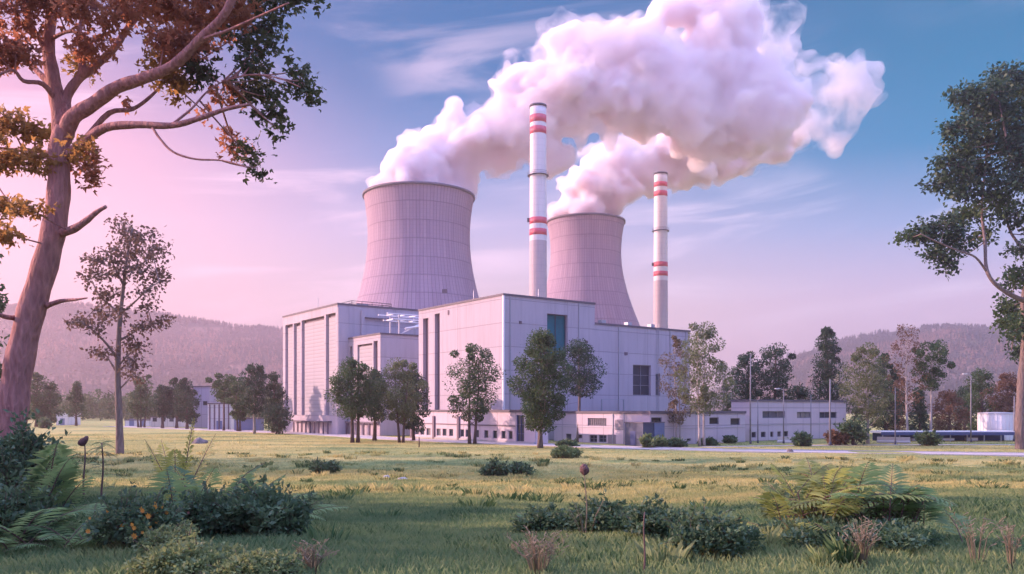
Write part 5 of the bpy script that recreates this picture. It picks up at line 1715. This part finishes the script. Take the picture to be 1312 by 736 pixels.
bush('flower_bush', 'bush dotted with orange flowers between the ferns and the leafy mound', 178, 702, 110, 62, 'bush', 3600, .11, seed=22, flowers='flower', n_fl=34, cat='flowering bush')
bush('flower_bush', 'dull leafy bush with a few pink blooms beside the orange-flowered one', 265, 690, 70, 56, 'bush', 2400, .11, seed=23, flowers='flower_pink', n_fl=9, cat='flowering bush')
fern('fern', 'upright yellow green fern spear in the middle of the near plants', 232, 665, 5, 100, 'fern_light', (1.15, 1.45), 5, pw=.17, pairs=24, spread=.04, droop=(.1, .3))
fern('fern', 'wide fern with swept fronds behind the pink-bloomed bush', 255, 680, 9, 95, 'fern', (.6, 1.15), 6, pairs=22, pw=.24)
fern('fern', 'fern leaning toward the meadow between the yellow green spear and the spreading bush', 272, 680, 5, 95, 'fern', (.8, 1.2), 7, az=(-.6, .9), pw=.24)
bush('bush', 'dark spreading bush at the meadow edge of the near plants', 338, 690, 110, 66, 'bush', 4200, .13, seed=24)
fern('fern', 'dark fern fronds reaching out of the spreading bush', 345, 670, 8, 72, 'fern', (.4, 1.0), 8, az=(-.7, 1.2))
bush('bush', 'light green leafy mound in the near grass', 245, 740, 150, 48, 'bush_light', 4600, .075, seed=25)
bush('bush', 'second light green mound reaching the frame bottom', 330, 745, 110, 36, 'bush_light', 3200, .07, seed=26)
bush('bush', 'pale weedy clump under the flowering bush', 215, 715, 70, 40, 'bush_light', 2000, .07, seed=27)
fern('fern', 'feathery low fern among the bushes behind the bare stick', 800, 682, 10, 42, 'fern', (.5, 1.2), 12)
fern('fern', 'small fern at the end of the bushes near the seed head stalk', 690, 684, 8, 34, 'fern', (.4, 1.1), 13)
fern('fern', 'fern reaching over the thick dark rounded bush', 880, 690, 9, 44, 'fern', (.5, 1.2), 14)
bush('bush', 'dull bush behind the seed head stalk', 700, 684, 80, 32, 'bush', 1500, .11, seed=28)
bush('bush', 'dark bush just past the seed head stalk', 776, 684, 100, 42, 'bush', 2100, .11, seed=29)
bush('bush', 'low dark bush between the bare stick and the thick dark one', 838, 692, 70, 42, 'bush', 1500, .11, seed=30)
bush('bush', 'thick dark rounded bush by the yellow green shrub', 912, 712, 112, 58, 'bush', 3000, .10, seed=31)
fern('sumac_shrub', 'large yellow green shrub of feathery compound leaves in the near meadow', 1055, 692, 62, 60, 'fern_light', (.3, 1.25), 9, cat='shrub', pairs=13, pw=.30, stem_h=.62, spread=.34, droop=(.25, .55))
fern('sumac_shrub', 'dark green half of the feathery shrub, heavy leaves bending to the meadow', 1135, 694, 62, 60, 'fern', (.2, 1.15), 10, cat='shrub', pairs=13, pw=.30, stem_h=.62, spread=.32, droop=(.25, .6))
bush('bush', 'dark undergrowth bush at the foot of the feathery shrub', 1090, 700, 210, 40, 'bush', 5200, .09, seed=32)
bush('bush', 'thin dry olive bush at the edge of the feathery shrub', 1010, 672, 70, 46, 'bush_light', 1400, .12, seed=33)


def weed(label, px, base, h_px, n, seed, mt='dry', wide=.5):
    g = G(px, base); k = g.y / F
    r2 = random.Random(seed)
    h = h_px * k
    mb = MB()
    for i in range(n):
        a = r2.uniform(0, 2 * PI); s = r2.uniform(.1, 1) * wide
        e = Vector((math.cos(a) * s * h, math.sin(a) * s * h, h * r2.uniform(.55, 1.05)))
        b = Vector((e.x * .15, e.y * .15, -.03)); m_ = Vector((e.x * .4, e.y * .4, e.z * .6))
        mb.tube([b, m_, e], [.008, .006, .002], 3, False)
        for q in range(3):
            t = m_.lerp(e, r2.random())
            mb.tube([t, t + Vector((r2.gauss(0, .06), r2.gauss(0, .06), .05))], [.004, .009], 3, False)
    o = mb.build('weed_clump', M[mt]); o.location = g
    put(o, label, 'weeds', 'dry weed clumps')


weed('pale dry weed clump at the foot of the feathery shrub', 1105, 728, 62, 40, 1)
weed('tall sparse dry weed near the corner of the meadow', 1252, 725, 70, 14, 2)
weed('bent dry weed at the very edge of the meadow corner', 1296, 730, 60, 16, 3)
weed('straw-coloured grass clump below the seed head stalk', 690, 738, 56, 60, 4, wide=.9)
weed('faint dry clump beside the light green mound', 400, 735, 40, 40, 5, wide=.8)

# ------------------------------------------------------------------ grass
def grass(name, y0, y1, n, h, wd, seed, margin=11.0, clear=None, soft=0.0):
    rng = np.random.default_rng(seed)
    yy = np.sqrt(rng.uniform(y0 * y0, y1 * y1, n)) + rng.normal(0, soft, n)      # ragged ends so that the belts melt together
    yy = np.maximum(yy, 11.0)
    xx = rng.uniform(-1, 1, n) * (yy * .64 + margin)
    if clear:                                   # nothing grows on the road and the path
        keep = np.ones(n, dtype=bool)
        for line, wid in ((((-49, 190), (-20, 152), (12, 122), (30, 111), (62, 100.5), (110, 88)), 4.0), (((28, 121.5), (50, 127), (85, 128), (160, 120)), 1.8)):
            for (ax, ay), (bx_, by_) in zip(line[:-1], line[1:]):
                dx, dy = bx_ - ax, by_ - ay
                t = np.clip(((xx - ax) * dx + (yy - ay) * dy) / (dx * dx + dy * dy), 0, 1)
                keep &= np.hypot(xx - ax - t * dx, yy - ay - t * dy) > wid
        keep &= ~((xx > -2) & (yy > 118 + np.abs(xx - 18) * .25) & (xx < 30))
        xx, yy = xx[keep], yy[keep]
        n = len(xx)
    zf = np.array([zg(a, b) for a, b in zip(xx, yy)])
    sc = rng.uniform(.45, 1.25, n)
    # taller tussocks in patches
    tus = np.array([max(0, mnoise.noise(Vector((a * .35, b * .35, 0)))) for a, b in zip(xx, yy)])
    H = h * sc * (1 + 1.3 * tus)
    Wd = wd * (.7 + .6 * rng.uniform(0, 1, n)) * np.maximum(1, yy / y0 * .55)
    az = rng.uniform(0, 2 * PI, n)
    bend = rng.uniform(.1, .75, n)
    baz = rng.uniform(0, 2 * PI, n)
    sx, sy = np.cos(az) * Wd / 2, np.sin(az) * Wd / 2
    bx, by = np.cos(baz) * bend * H, np.sin(baz) * bend * H
    v = np.zeros((n, 4, 3))
    v[:, 0] = np.stack([xx - sx, yy - sy, zf - .03], 1)
    v[:, 1] = np.stack([xx + sx, yy + sy, zf - .03], 1)
    v[:, 2] = np.stack([xx + bx * .35 + sx * .7, yy + by * .35 + sy * .7, zf + H * .62], 1)
    v[:, 3] = np.stack([xx + bx, yy + by, zf + H], 1)
    tone = np.clip(rng.uniform(0, 1, n) * .7 + .15 - .5 * tus * rng.uniform(0, 1, n), 0, 1)
    put(new_obj(name, np_mesh(name, v.reshape(-1, 3), 4, tone), M['blade']), label='rough meadow grass', kind='stuff')


def tufts(name, n, seed):
    """taller ragged tussocks scattered over the meadow"""
    rng = np.random.default_rng(seed)
    r2 = random.Random(seed)
    V, T = [], []
    for i in range(n):
        y = math.sqrt(r2.uniform(13 ** 2, 105 ** 2)); x = r2.uniform(-.62, .62) * y
        if mnoise.noise(Vector((x * .06, y * .09, 4))) < -.05 and r2.random() < .75: continue
        if y > 92 and x > 10: continue
        m = r2.randint(40, 90)
        R0 = r2.uniform(.12, .5) * (1 + y / 80)
        hh = r2.uniform(.22, .48)
        tone = r2.uniform(0, .3) if r2.random() < .6 else r2.uniform(.5, 1)
        a = rng.uniform(0, 2 * PI, m); q = rng.uniform(0, 1, m) ** .6 * R0
        bx, by = x + np.cos(a) * q, y + np.sin(a) * q
        bz = np.array([zg(px_, py_) for px_, py_ in zip(bx, by)])
        H = hh * rng.uniform(.5, 1.1, m); wd = (.005 + .00045 * y) * rng.uniform(.7, 1.3, m)
        f = rng.uniform(0, 2 * PI, m); sx, sy = np.cos(f) * wd, np.sin(f) * wd
        ox, oy = np.cos(a) * H * rng.uniform(.1, .8, m), np.sin(a) * H * rng.uniform(.1, .8, m)
        v = np.zeros((m, 4, 3))
        v[:, 0] = np.stack([bx - sx, by - sy, bz - .03], 1); v[:, 1] = np.stack([bx + sx, by + sy, bz - .03], 1)
        v[:, 2] = np.stack([bx + ox * .35 + sx * .7, by + oy * .35 + sy * .7, bz + H * .62], 1); v[:, 3] = np.stack([bx + ox, by + oy, bz + H * .95], 1)
        V.append(v.reshape(-1, 3)); T.append(np.clip(rng.normal(tone, .12, m), 0, 1))
    put(new_obj(name, np_mesh(name, np.concatenate(V), 4, np.concatenate(T)), M['blade']), label='ragged taller tussocks in the meadow', kind='stuff')


tufts('tussock_grass', 800, 8)


grass('grass', 11.0, 32, 620000, .15, .0065, 1, soft=2.0)
grass('meadow_grass', 29, 75, 350000, .13, .014, 2, soft=6.0)
grass('distant_grass', 66, 185, 340000, .11, .030, 3, clear=True, soft=7.0)

# ------------------------------------------------------------------ haze
m, n, out = mat('haze_air')
v = n.n('ShaderNodeVolumePrincipled')
v.inputs['Color'].default_value = (0.86, 0.70, 0.77, 1)
v.inputs['Density'].default_value = 0.00041
v.inputs['Anisotropy'].default_value = 0.74
n.link(v.outputs[0], out.inputs[1])
hz = MB().box(-2800, 2800, -80, 2930, -3, 196).build('haze', m)
put(hz, kind='stuff')
